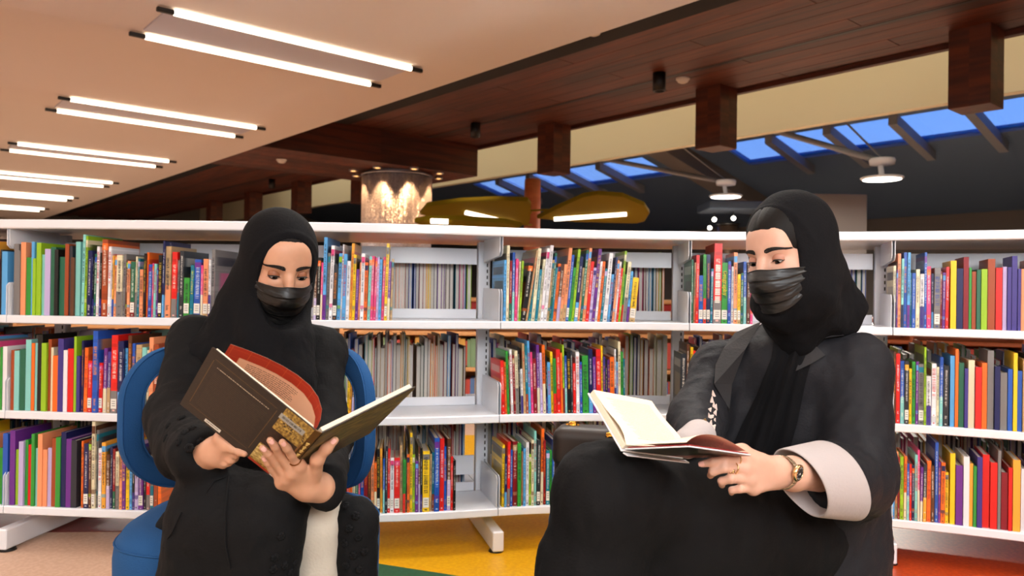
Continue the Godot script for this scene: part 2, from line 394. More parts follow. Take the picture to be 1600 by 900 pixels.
# ---------------------------------------------------------------- the hall beyond the timber ceiling
const ROOF_S := 0.25
func roof_y(b: float) -> float: return EYE + 2.5 - ROOF_S * (b - 11.0)
func roof_piece(called: String, a0: float, a1: float, b0: float, b1: float, m: Material, th := 0.1, lift := 0.0) -> MeshInstance3D:
	var st := tool()
	add_prism(st, PackedVector2Array([Vector2(b0, roof_y(b0) + lift), Vector2(b1, roof_y(b1) + lift), Vector2(b1, roof_y(b1) + lift + th), Vector2(b0, roof_y(b0) + lift + th)]), a0, a1, BF * Transform3D(Basis(Vector3(0, 0, 1), Vector3(0, 1, 0), Vector3(1, 0, 0)), Vector3.ZERO))
	return struct(called, done(st), m)
func build_hall() -> void:
	slab("wall_cream", -9, 24, EYE + 1.88, 4.4, 8.0, 8.12, M.cream)
	slab("ceiling_gap", -9, 24, 4.4, 4.6, 6.1, 8.12, M.cream)
	slab("wall_clerestory", -9, 24, CEIL + 0.3, 4.5, 6.1, 6.16, M.cream)
	cove()
	# sloping roof with two bands of blue panes between rafters
	roof_piece("roof_upper", -9, 24, 8.0, 11.0, M.roof)
	roof_piece("roof_lower", -9, 24, 11.92, 15.2, M.roof)
	for g in [[-9.0, 2.75], [7.52, 9.2], [14.3, 24.0]]: roof_piece("roof_panel", g[0], g[1], 11.0, 11.92, M.roof)
	var n := 0
	for g in [[2.75, 7.52, 5], [9.2, 14.3, 5]]:
		var w: float = (g[1] - g[0]) / g[2]
		for k in int(g[2]):
			n += 1
			var win := roof_piece("window_%d" % n, g[0] + w * k + 0.002, g[0] + w * (k + 1) - 0.002, 11.0, 11.92, M.skyglass, 0.02, 0.04)
			if k == 0: continue
			var st := tool()
			var a: float = g[0] + w * k
			add_prism(st, PackedVector2Array([Vector2(10.9, roof_y(10.9)), Vector2(12.25, roof_y(12.25)), Vector2(12.25, roof_y(12.25) - 0.14), Vector2(10.9, roof_y(10.9) - 0.14)]), a - 0.06, a + 0.06, BF * Transform3D(Basis(Vector3(0, 0, 1), Vector3(0, 1, 0), Vector3(1, 0, 0)), Vector3.ZERO))
			struct("trim_rafter", done(st), M.rafter)
	# inclined tie beam between the two bands
	var st2 := tool()
	add_prism(st2, PackedVector2Array([Vector2(9.6, roof_y(9.6)), Vector2(14.9, roof_y(14.9)), Vector2(14.9, roof_y(14.9) - 0.3), Vector2(9.6, roof_y(9.6) - 0.3)]), 8.1, 8.5, BF * Transform3D(Basis(Vector3(0, 0, 1), Vector3(0, 1, 0), Vector3(1, 0, 0)), Vector3.ZERO))
	struct("trim_beam", done(st2), M.wall_dark)
	# grey upright block in front of the far wall
	var gb := at(1293, 330, 11.0)
	struct("wall_block", box(Vector3(1.0, 1.9, 0.3), 0.01), M.grey_box, Transform3D(Basis(), Vector3(gb.x, EYE + 1.44 - 0.95, gb.z)))
	# lamps on long arms
	hall_lamp(at(1134, 306, 10.8), at(890, 238, 11.6), at(985, 168, 10.75), 0.22, "round white disc lamp on a long arm, nearer the yellow panels")
	hall_lamp(at(1378, 278, 8.7), at(1140, 184, 9.5), at(1228, 98, 8.95), 0.22, "round white disc lamp on a long arm above the grey block")
	# glittering column with a ring of downlights
	var cp := at(618, 450, 9.9); cp.y = 0
	var col := thing("glitter_column", "thick round column clad in glittering silver mosaic under the timber soffit", "column", Transform3D(Basis(), cp))
	part("shaft", lathe([[0.0, 0.0], [0.45, 0.0], [0.45, EYE + 1.43], [0.38, EYE + 1.45], [0.38, EYE + 1.5]], 48), glitter(), col)
	part("top_collar", lathe([[0.42, EYE + 1.452], [0.46, EYE + 1.452], [0.46, EYE + 1.47], [0.42, EYE + 1.47]], 48), M.steel, col)
	for k in 8:
		var an := TAU * (k + 0.35) / 8
		var lp := Vector3(cp.x + 0.58 * cos(an), EYE + 1.478, cp.z + 0.58 * sin(an))
		var dl := thing("downlight", "small warm downlight ringing the glittering column, %s" % ["facing the bookcase", "front side near the yellow panels", "on the yellow panel side", "back side near the skylight", "hidden behind", "back side", "on the far edge", "front side away from the panels"][(k + 5) % 8], "downlight", Transform3D(Basis(), lp), "downlights round the glittering column")
		part("rim", lathe([[0.038, 0.02], [0.055, 0.02], [0.055, -0.004], [0.038, -0.004]], 20), M.steel, dl)
		part("lens", lathe([[0.0, 0.004], [0.038, 0.004], [0.038, 0.018]], 20), M.lamp_warm, dl)
		var sl := SpotLight3D.new(); sl.name = numbered("downlight_beam"); add_child(sl)
		sl.position = lp + Vector3(0, -0.012, 0); sl.spot_angle = 32; sl.spot_angle_attenuation = 0.6; sl.light_color = Color(1.0, 0.78, 0.55); sl.light_energy = 0.6; sl.light_size = 0.03; sl.spot_range = 30; sl.shadow_enabled = true
		var inward := Vector3(-cos(an) * 0.22, -1, -sin(an) * 0.22).normalized()
		sl.look_at(sl.position + inward, Vector3.FORWARD)
	# round timber column with mustard felt blades
	var tc := at(830, 450, 9.9); tc.y = 0
	var tcol := thing("timber_column", "slim round orange timber column between the mustard panels", "column", Transform3D(Basis(), tc))
	part("shaft", lathe([[0.0, 0.0], [0.11, 0.0], [0.105, EYE + 1.43], [0.09, EYE + 1.45], [0.0, EYE + 1.45]], 28), M.column_wood, tcol)
	part("base_ring", lathe([[0.11, 0.0], [0.15, 0.0], [0.15, 0.04], [0.11, 0.05]], 28), M.steel, tcol)
	felt_blade([[655, 336], [668, 325], [720, 319], [780, 316], [824, 317], [829, 322], [829, 341], [826, 349], [790, 348], [730, 345], [680, 340]], 8.9, [[727, 331], [804, 345]], "mustard felt acoustic panel with a light line, beside the glittering column")
	felt_blade([[840, 341], [866, 329], [908, 312], [930, 309], [968, 311], [1005, 322], [1016, 332], [1012, 343], [1000, 346], [900, 345]], 9.0, [[867, 340], [980, 332]], "mustard felt acoustic panel with a light line, between timber column and lamp arm")
	felt_blade([[648, 349], [664, 346], [720, 345], [790, 348], [815, 353], [800, 358], [700, 357], [660, 354]], 8.2, [[674, 345.5], [701, 346]], "low mustard felt panel just above the bookcase top")
	# spotlights on the dark track, a smoke detector, ceiling roses
	for p in [[1030, 130, 5.38, "black cylinder spotlight on the track, lit, beside a timber drop"], [743, 205, 5.38, "black cylinder spotlight on the track above the glittering column"], [425, 288, 5.38, "black cylinder spotlight far along the timber ceiling"]]:
		track_spot(p)
	for p in [[1067, 122, "small white smoke detector beside the lit spotlight"], [440, 249, "flat round detector under the dropped timber soffit"], [928, 46, "white sprinkler head on the timber ceiling near the dark strip"]]:
		var q := on_ceiling(p[0], p[1], LOW - 0.001 if p[0] == 440 else CEIL - 0.01)
		var d := thing("smoke_detector", p[2], "detector", Transform3D(Basis(), q))
		part("base", lathe([[0.0, 0.0], [0.06, 0.0], [0.06, -0.015], [0.05, -0.02]], 24), M.plaster, d)
		part("dome", lathe([[0.05, -0.02], [0.045, -0.035], [0.025, -0.045], [0.0, -0.047]], 24), M.plaster, d)
	# low timber bookcases far behind, seen through the gaps
	low_shelf(Vector3(0.35, 0, -6.2), 3.4, 0.0, M.shelf_wood, "long pale timber bookcase seen through the gaps behind the white shelves")
	low_shelf(Vector3(-2.9, 0, -6.6), 2.4, 0.15, M.shelf_wood, "pale timber bookcase behind the glittering column side of the shelves")
	low_shelf(Vector3(3.4, 0, -5.8), 2.2, -0.3, M.column_wood, "orange timber bookcase far behind the woman with the watch")
	# reading counter with a red front
	var ct := thing("counter", "long red fronted counter with pale top behind the white bookcase", "counter", Transform3D(Basis(), Vector3(0.6, 0, -8.0)))
	part("front", box(Vector3(4.4, 0.86, 0.5), 0.01), mat(Color(0.62, 0.06, 0.05), 0.5), ct, Transform3D(Basis(), Vector3(0, 0.44, 0)))
	part("top", box(Vector3(4.5, 0.04, 0.6), 0.01), M.shelf_wood, ct, Transform3D(Basis(), Vector3(0, 0.89, 0)))
	# distant ceiling spots near the right-hand reader's forehead
	for p in [[1116, 343, 12.0], [1146, 341, 12.0], [1109, 356, 12.6]]:
		var d := thing("downlight", "tiny distant downlight, %s" % (["highest beside the hair", "beside the woman's forehead", "lowest just above the bookcase top"][[1116, 1146, 1109].find(p[0])]), "downlight", Transform3D(Basis(), at(p[0], p[1], p[2])))
		part("stem", rod(Vector3(0, 0.02, 0), Vector3(0, 0.10, 0), 0.008, 6), M.black, d)
		var sp := SphereMesh.new(); sp.radius = 0.035; sp.height = 0.07; sp.radial_segments = 16; sp.rings = 8
		part("bulb", sp, M.lamp, d)
	var bk := at(1128, 333, 12.3)
	struct("ceiling_bulkhead", box(Vector3(1.6, 0.12, 0.8), 0.01), M.roof, Transform3D(Basis(), bk + Vector3(0.5, 0.09, 0)))
	# a lit bronze drum below those spots
	var dr := at(1136, 450, 12.6); dr.y = 0
	var drum := thing("bronze_column", "distant bronze column just behind the woman's forehead", "column", Transform3D(Basis(), dr))
	part("shaft", lathe([[0.0, 0.0], [0.17, 0.0], [0.17, EYE + 1.12], [0.0, EYE + 1.12]], 24), mat(Color(0.35, 0.27, 0.22), 0.3, 0.8), drum)
	part("cap", lathe([[0.0, EYE + 1.13], [0.19, EYE + 1.13], [0.19, EYE + 1.16], [0.0, EYE + 1.16]], 24), M.black, drum)

func on_ceiling(u: float, v: float, y: float) -> Vector3:     # where the sight line meets a height
	var d := at(u, v, 1.0) - cam.position
	return cam.position + d * ((y - EYE) / d.y)
func track_spot(p: Array) -> void:
	var q := on_ceiling(p[0], p[1], CEIL - 0.10)
	var t := thing("track_spotlight", p[3], "spotlight", Transform3D(Basis(), q))
	part("body", lathe([[0.0, 0.085], [0.055, 0.085], [0.055, -0.07], [0.045, -0.07], [0.04, -0.04], [0.0, -0.04]], 24), M.black, t)
	part("lens", lathe([[0.0, -0.045], [0.032, -0.045], [0.032, -0.05], [0.0, -0.052]], 20), M.lamp, t)
	var sl := SpotLight3D.new(); sl.name = numbered("spot_beam"); add_child(sl); sl.position = q + Vector3(0, -0.075, 0)
	sl.rotation.x = -PI / 2; sl.spot_angle = 30; sl.light_energy = 0.8; sl.light_size = 0.03; sl.spot_range = 30; sl.shadow_enabled = true; sl.light_color = Color(1.0, 0.9, 0.78)
func glitter() -> StandardMaterial3D:
	# little mosaic chips of silver, each with its own tone and tilt
	var im := Image.create(256, 256, false, Image.FORMAT_RGB8); var nm := Image.create(256, 256, false, Image.FORMAT_RGB8); var rg := Image.create(256, 256, false, Image.FORMAT_RGB8)
	var r := RandomNumberGenerator.new(); r.seed = 77
	for y in range(0, 256, 4):
		for x in range(0, 256, 4):
			var v := r.randf_range(0.52, 0.76)
			im.fill_rect(Rect2i(x, y, 4, 4), Color(v * 1.0, v * 0.95, v * 0.97))
			var tx := r.randf_range(-0.22, 0.22); var ty := r.randf_range(-0.22, 0.22)
			nm.fill_rect(Rect2i(x, y, 4, 4), Color(0.5 + tx, 0.5 + ty, 0.93))
	var m := mat(Color.WHITE, 0.34, 0.35); m.albedo_texture = ImageTexture.create_from_image(im)
	m.normal_enabled = true; m.normal_texture = ImageTexture.create_from_image(nm); m.normal_scale = 0.8
	m.uv1_triplanar = true; m.uv1_scale = Vector3.ONE * 1.4
	return m
func hall_lamp(p: Vector3, arm_to: Vector3, rod_to: Vector3, r: float, label: String) -> void:
	var t := thing("arm_lamp", label, "lamp", Transform3D(Basis(), p), "disc lamps on long arms")
	part("disc", lathe([[0.0, 0.01], [r, 0.01], [r + 0.01, 0.0], [r, -0.015], [r - 0.02, -0.018]], 40), M.white, t)
	part("diffuser", lathe([[0.0, -0.022], [r - 0.02, -0.022], [r - 0.02, -0.016], [0.0, -0.016]], 40), M.lamp, t)
	part("neck", rod(Vector3(0, 0.01, 0), Vector3(-0.02, 0.16, 0), 0.03), M.white, t)
	part("hub", lathe([[0.0, 0.22], [0.13, 0.22], [0.14, 0.20], [0.13, 0.15], [0.0, 0.14]], 28), M.white, t)
	part("arm", rod(Vector3(-0.05, 0.2, 0), arm_to - p, 0.035, 10), M.rafter, t)
	part("tie_rod", rod(Vector3(0, 0.22, 0), rod_to - p, 0.012, 8), M.rafter, t)
	var l := AreaLight3D.new(); l.name = numbered("disc_light"); l.area_size = Vector2(r * 1.4, r * 1.4); l.light_energy = 13.0; l.shadow_enabled = true; l.light_color = Color(1.0, 0.96, 0.9); add_child(l)
	l.transform = Transform3D(Basis(Vector3(1, 0, 0), Vector3(0, 0, -1), Vector3(0, 1, 0)), p + Vector3(0, -0.03, 0))
func felt_blade(outline: Array, d: float, strip: Array, label: String) -> void:
	# a thick leaf hung at a slant: its lower face leans towards the bookcase
	var c := Vector2.ZERO
	for p in outline: c += Vector2(p[0], p[1]) / outline.size()
	var o := at(c.x, c.y, d)
	var poly := PackedVector2Array()
	var k := d / FOCAL
	var tilt := deg_to_rad(62)
	for p in outline: poly.append(Vector2((p[0] - c.x) * k, -(p[1] - c.y) * k / cos(tilt)))
	var t := thing("felt_panel", label, "acoustic panel", Transform3D(Basis(Vector3.RIGHT, tilt), o), "mustard felt panels")
	var st := tool()
	if Geometry2D.is_polygon_clockwise(poly): poly.reverse()
	var inner := PackedVector2Array()
	for q in poly: inner.append(q * 0.985)
	add_prism(st, poly, -0.05, -0.01); add_prism(st, inner, -0.06, 0.0)
	part("felt", done(st), M.mustard, t)
	var a := Vector3((strip[0][0] - c.x) * k, -(strip[0][1] - c.y) * k / cos(tilt), 0.012); var b := Vector3((strip[1][0] - c.x) * k, -(strip[1][1] - c.y) * k / cos(tilt), 0.012)
	part("light_strip", rod(a, b, 0.026, 10), M.tube, t)
	part("bracket", rod(Vector3(0, 0, -0.05), Basis(Vector3.RIGHT, -tilt) * (at(830, c.y, 9.78) - o), 0.012, 8), M.mustard, t)
func low_shelf(p: Vector3, w: float, turn: float, m: Material, label: String) -> void:
	var t := thing("low_bookcase", label, "bookcase", Transform3D(Basis(Vector3.UP, turn), p))
	for y in [0.06, 0.36, 0.64, 0.80]: part("shelf_board", box(Vector3(w, 0.03, 0.34), 0.004), m, t, Transform3D(Basis(), Vector3(0, y, 0)))
	for x in [-0.5, -0.17, 0.17, 0.5]: part("divider", box(Vector3(0.03, 0.8, 0.335), 0.004), m, t, Transform3D(Basis(), Vector3(x * (w - 0.03), 0.41, 0)))
	part("back", box(Vector3(w - 0.05, 0.78, 0.01)), m, t, Transform3D(Basis(), Vector3(0, 0.42, -0.165)))
	var st := tool()
	var cols := [Color(0.55, 0.08, 0.06), Color(0.75, 0.45, 0.1), Color(0.1, 0.2, 0.45), Color(0.2, 0.35, 0.2), Color(0.8, 0.75, 0.65), Color(0.1, 0.1, 0.12)]
	for y in [0.075, 0.375]:
		var x := -w / 2 + 0.05
		while x < w / 2 - 0.06:
			var th := rng.randf_range(0.012, 0.04)
			st.set_color(cols[rng.randi() % 6])
			if rng.randf() > 0.15: add_box(st, Vector3(th, rng.randf_range(0.17, 0.24), 0.2), Transform3D(Basis(), Vector3(x + th / 2, y + 0.11, 0.03)))
			x += th + 0.002
	var vm := mat(Color.WHITE, 0.6); vm.vertex_color_use_as_albedo = true
	var b := part("far_books", done(st), vm, self, Transform3D(Basis(Vector3.UP, turn), p))
	b.set_meta("kind", "stuff"); tag(b, "distant blurred books filling the " + label.split(" seen")[0].split(" behind")[0].split(" far")[0] + (" in the middle" if absf(p.x) < 1 else " on one side"), "books")

# ---------------------------------------------------------------- the curved bookcase
const JOINTS := [-2.75, -1.85, -0.94, -0.04, 0.68, 1.39, 2.10]
const ROWS := [0.867, 0.517, 0.169]          # top faces of the shelf boards, upper first
const BT := 0.029
func front_d(x: float) -> float:             # distance of the front edge, an S in plan
	if x > 0.5: return 2.94 - (x - 0.5) * (x - 0.5) / 5.6
	if x > -0.1: return 2.94 - (x - 0.5) * (x - 0.5) / 4.0
	if x > -0.75: return 2.7525 + (x + 0.75) * (x + 0.75) / 4.33
	return 2.7525 + (x + 0.75) * (x + 0.75) / 20.0
func front_s(x: float) -> float: return (front_d(x + 0.002) - front_d(x - 0.002)) / 0.004
func case_n(x: float) -> Vector3: return Vector3(-front_s(x), 0, -1).normalized()
func case_p(x: float, q: float, y: float) -> Vector3: return Vector3(x, y, -front_d(x)) + case_n(x) * q
func case_basis(x: float) -> Basis:          # local x along the shelf, z towards the viewer
	var n := case_n(x); return Basis(Vector3.UP.cross(-n), Vector3.UP, -n)
func bent(prof: Array, x0: float, x1: float, n := 10) -> ArrayMesh:     # a profile of (q, y) pairs led along the curve
	var st := tool()
	var m := prof.size()
	for i in n:
		var xa := lerpf(x0, x1, float(i) / n); var xb := lerpf(x0, x1, float(i + 1) / n)
		for k in m:
			var a: Array = prof[k]; var b: Array = prof[(k + 1) % m]
			quad(st, case_p(xa, a[0], a[1]), case_p(xa, b[0], b[1]), case_p(xb, b[0], b[1]), case_p(xb, a[0], a[1]))
	for e in [x0, x1]:
		for k in range(1, m - 1):
			tri(st, case_p(e, prof[0][0], prof[0][1]), case_p(e, prof[k][0], prof[k][1]), case_p(e, prof[k + 1][0], prof[k + 1][1]))
	return done(st)
func rect_prof(q0: float, q1: float, y0: float, y1: float, c := 0.003) -> Array:
	return [[q0 + c, y0], [q1 - c, y0], [q1, y0 + c], [q1, y1 - c], [q1 - c, y1], [q0 + c, y1], [q0, y1 - c], [q0, y0 + c]]
func build_bookcase() -> void:
	var labels := ["white curved bookcase unit at the far end, past the blue chair", "white curved bookcase unit behind the blue chair, full of books", "white curved bookcase unit with an empty middle shelf beside the seated reader's open book",
		"white curved bookcase unit in the middle between the two women", "white curved bookcase unit behind the woman with the watch", "white curved bookcase unit beyond the woman with the watch, over orange floor"]
	for i in JOINTS.size() - 1:
		var x0: float = JOINTS[i]; var x1: float = JOINTS[i + 1]
		var u := thing("bookcase", labels[i], "bookcase", Transform3D(), "curved white bookcase units")
		for y in ROWS:
			part("shelf_board", bent(rect_prof(0.0, 0.275, y - BT, y), x0 + 0.0015, x1 - 0.0015), M.white, u)
			part("rear_shelf_board", bent(rect_prof(0.325, 0.60, y - BT, y), x0 + 0.0015, x1 - 0.0015), M.white, u)
		for s in [[1.086, 1.15], [0.8675, 0.905], [0.5175, 0.552], [0.236, 0.313], [0.1695, 0.205]]:
			part("back_strip", bent(rect_prof(0.272, 0.281, s[0], s[1], 0.001), x0 + 0.03, x1 - 0.03), M.white, u)
		for e in [x0, x1]:
			if e == x0 or i == JOINTS.size() - 2:
				var xf := Transform3D(case_basis(e), case_p(e, 0.30, 0))
				part("post", box(Vector3(0.05, 1.10, 0.035), 0.003), M.white, u, xf * Transform3D(Basis(), Vector3(0, 0.63, 0)))
				var st := tool()                                  # the row of slots in the post
				for k in 42:
					add_box(st, Vector3(0.005, 0.014, 0.002), Transform3D(Basis(), Vector3(0.012, 0.11 + k * 0.025, 0.0178)))
				var sl := part("post_slots", done(st), M.black, u, xf)
				sl.set_meta("kind", "stuff")
				part("foot", box(Vector3(0.042, 0.075, 0.62), 0.004), M.white, u, xf * Transform3D(Basis(), Vector3(0, 0.0475, 0)))
				part("glide", lathe([[0.0, 0.0], [0.03, 0.0], [0.026, 0.010], [0.0, 0.011]], 20), M.black, u, xf * Transform3D(Basis(), Vector3(0, 0.0, 0.275)))
			var sg := 1.0 if e == x0 else -1.0
			for y in ROWS:
				part("end_plate", prism(PackedVector2Array([Vector2(-0.262, 0), Vector2(-0.004, 0), Vector2(-0.004, 0.108), Vector2(-0.016, 0.12), Vector2(-0.262, 0.125)]), -0.001, 0.001), M.white, u,
					Transform3D(case_basis(e + sg * 0.005) * Basis(Vector3(0, 0, 1), Vector3(0, 1, 0), Vector3(-1, 0, 0)), case_p(e + sg * 0.005, 0, y)))
			part("top_bracket", prism(PackedVector2Array([Vector2(-0.268, 0), Vector2(-0.004, 0), Vector2(-0.004, -0.06), Vector2(-0.02, -0.072), Vector2(-0.268, -0.088)]), -0.001, 0.001), M.white, u,
				Transform3D(case_basis(e + sg * 0.005) * Basis(Vector3(0, 0, 1), Vector3(0, 1, 0), Vector3(-1, 0, 0)), case_p(e + sg * 0.005, 0, 1.1838)))
	var top := part("curved_shelf_top", bent(rect_prof(-0.01, 0.61, 1.184, 1.217, 0.004), JOINTS[0], JOINTS[-1], 60), M.gloss, self)
	tag(top, "long curved glossy white top running over all the bookcase units", "shelf top")

# ---------------------------------------------------------------- books
const PAL := {
	"k": ["black", Color(0.06, 0.06, 0.07)], "K": ["charcoal", Color(0.17, 0.19, 0.22)], "w": ["white", Color(0.90, 0.90, 0.92)], "W": ["cream", Color(0.88, 0.85, 0.72)],
	"g": ["grey", Color(0.48, 0.47, 0.47)], "r": ["red", Color(0.85, 0.13, 0.11)], "R": ["maroon", Color(0.52, 0.08, 0.12)], "o": ["orange", Color(0.93, 0.43, 0.13)],
	"O": ["rust brown", Color(0.62, 0.27, 0.13)], "p": ["salmon", Color(0.94, 0.60, 0.42)], "y": ["yellow", Color(0.95, 0.78, 0.12)], "Y": ["golden", Color(0.93, 0.66, 0.22)],
	"e": ["green", Color(0.20, 0.58, 0.22)], "E": ["dark green", Color(0.14, 0.40, 0.30)], "l": ["lime green", Color(0.58, 0.75, 0.14)], "t": ["teal", Color(0.07, 0.46, 0.55)],
	"T": ["pale turquoise", Color(0.52, 0.80, 0.78)], "b": ["blue", Color(0.14, 0.34, 0.72)], "B": ["navy blue", Color(0.08, 0.11, 0.32)], "s": ["sky blue", Color(0.35, 0.65, 0.88)],
	"u": ["purple", Color(0.42, 0.18, 0.55)], "U": ["indigo", Color(0.25, 0.20, 0.52)], "v": ["lilac", Color(0.74, 0.68, 0.86)], "m": ["pink", Color(0.86, 0.26, 0.50)],
	"n": ["brown", Color(0.36, 0.21, 0.13)], "N": ["tan", Color(0.74, 0.62, 0.45)]}
const SHELVES := [     # row, first and last pixel, height of the board in the picture, place, lean in degrees, books as colour width : height (all in pixels); * a white shelf mark
	[0, 126, 334, 495, "behind the blue chair", 0.6, "T4:128 l3:126 B6:103 k3:98 E3:98 w4:110 k3:100 O8:121 w4:110 Y4:96 p3:94 W8:97 g4:99 n2:90 p4:88 E6:87* W2:95 t4:92 p5:75 k3:100 o3:102 b5:83 m2:85 T3:84 u3:78 k5:98* B3:120 N9:112 r7:103 g3:90 K6:105 e8:63* t5:83 b9:92* m3:83 p7:93* w3:92* g5:108"],
	[0, 489, 612, 500, "beside the first woman's mask", 1.2, "n4:80* k5:98* m3:90 s5:130 g4:105 w5:117 K6:87* s5:105 w2:119 s5:104 w5:93 Y4:121 y4:103 u4:80 p3:91 w5:105 o5:91 T4:100 m4:101 m4:98 v3:100 s4:96 m4:100 y4:121* u4:93 N3:97"],
	[0, 786, 992, 505, "between the two women", 3.5, "s4:96 W4:119 R4:95 b4:108 m4:98 W2:94 l3:95 k7:92 N3:113 t5:77 W5:115 t4:82 W4:98 w4:115 w5:120 N3:97 E3:108 t3:85 o4:91 n5:90 p4:90 p5:116 b4:105* e4:85 l4:114 B5:102* N3:85 E4:113 p4:116 r5:95 v4:85 u5:115 w3:95 o4:95 t4:84 w6:108 s4:75 B3:102 p3:97 w3:95 r3:85 l3:112 e3:75 W5:95 s4:80 y9:70*"],
	[0, 1080, 1176, 510, "beside the second woman's mask", 0.2, "E3:100 N3:95 r5:107 b7:75* e5:108* B6:108* t4:86 r13:126* e10:96* b5:98 w4:90* p6:112* y5:78* E4:80 b5:98 n6:97 m4:96"],
	[0, 1396, 1482, 514, "past the second woman's shoulder", 0.0, "W4:97 u2:90 p5:116 T4:108 b5:118 s5:118 t3:86 b6:86 W6:92 w7:85 b4:119 m7:97 B4:86 g10:95* R3:90 u5:88 r5:97"],
	[1, 126, 246, 646, "behind the blue chair", 0.4, "B3:112 o5:101 r6:81* b7:128 r7:78* u5:101 U5:96 r9:122* B8:113 s5:102 n5:122 b5:110* N8:108 T6:104 W4:100 p6:120 O6:110*"],
	[1, 541, 560, 656, "inside the blue chair frame", 1.0, "y4:66 Y4:70 n4:74 g4:80 s4:76"],
	[1, 784, 977, 652, "between the two women", -1.8, "r6:84 o3:82 e4:99 R2:90 w4:101 R4:92 W5:99 k3:105 w4:70 N4:110 t4:107 s4:114 m4:96 R6:86 u5:107 v4:95 o5:107 k3:90 s5:80 y4:96 e5:86 r7:100 o3:95 l3:107 b4:90 k6:97 K3:98 r5:78 w6:96 b4:80 e10:90 B7:100 u5:88 r8:100 y3:105 U4:88 k3:85 u4:83 o7:88 w3:100 s3:80 W4:112 e4:96 t3:85"],
	[1, 1062, 1112, 658, "behind the second woman's arm", 0.5, "K8:95 n4:110 y4:105 r4:100 o4:95 k5:105 N4:100 O5:96 g5:104"],
	[1, 1396, 1482, 663, "past the second woman's shoulder", 0.0, "n3:112 r6:109 b6:98 K6:98* y4:87 e5:98 u4:98 g8:95* l3:122 w7:77 w7:97 W4:92 b5:108 K8:95"],
	[2, 126, 252, 797, "behind the blue chair", -0.3, "o3:104 B7:101* n4:106 W5:136* g4:122 w5:94* Y6:103 n5:85 B4:96 R4:94 W5:90 p4:108 u5:96 y5:103 s4:98 k3:98 v5:105 u7:60* K4:88 r5:84 g5:86* O6:90 o5:104"],
	[2, 531, 712, 802, "under the blue chair's side", -0.5, "k4:55 n6:62 r4:65 o5:67 W4:66 E5:76 m3:75 b5:88 R6:104 n5:90 p5:90 o4:79 k5:100* Y4:101 b3:86 K4:105 r4:101* w6:86* r9:86* N4:105 e5:83 k2:112 o4:91 y4:124 l4:90 u5:80 n3:103 k3:100 y11:95* N3:90 t4:92 b8:115 r7:113 b4:100 n6:112* r4:84 k4:78"],
	[2, 784, 884, 797, "between the two women", -0.2, "y4:97 B4:80 r5:102 b4:88 R8:101 e6:99 p3:85 s4:90 w5:99 l4:80 W4:103 T4:116 K6:102* o5:119 R4:101 t6:85* e4:85 b7:102 r6:100* y4:85 p5:105"],
	[2, 1392, 1482, 808, "past the second woman's sleeve", 0.0, "s5:100 p4:104 R3:97 l5:98 o4:99 b4:88 r3:88 B4:86 T4:103 m3:111 u4:85 K5:90 o6:95 n5:88 b5:125 u3:95 o6:95 y5:80"]]
const STYLES := 4
const COLW := 24
var book_mat: StandardMaterial3D
var pal_keys: Array
func ordinal(n: int) -> String:
	var a := ["zeroth", "first", "second", "third", "fourth", "fifth", "sixth", "seventh", "eighth", "ninth", "tenth", "eleventh", "twelfth", "thirteenth", "fourteenth", "fifteenth", "sixteenth", "seventeenth", "eighteenth", "nineteenth"]
	if n < 20: return a[n]
	var t: Array = [["twentieth", "twenty"], ["thirtieth", "thirty"], ["fortieth", "forty"], ["fiftieth", "fifty"]][n / 10 - 2]
	return t[0] if n % 10 == 0 else t[1] + " " + a[n % 10]
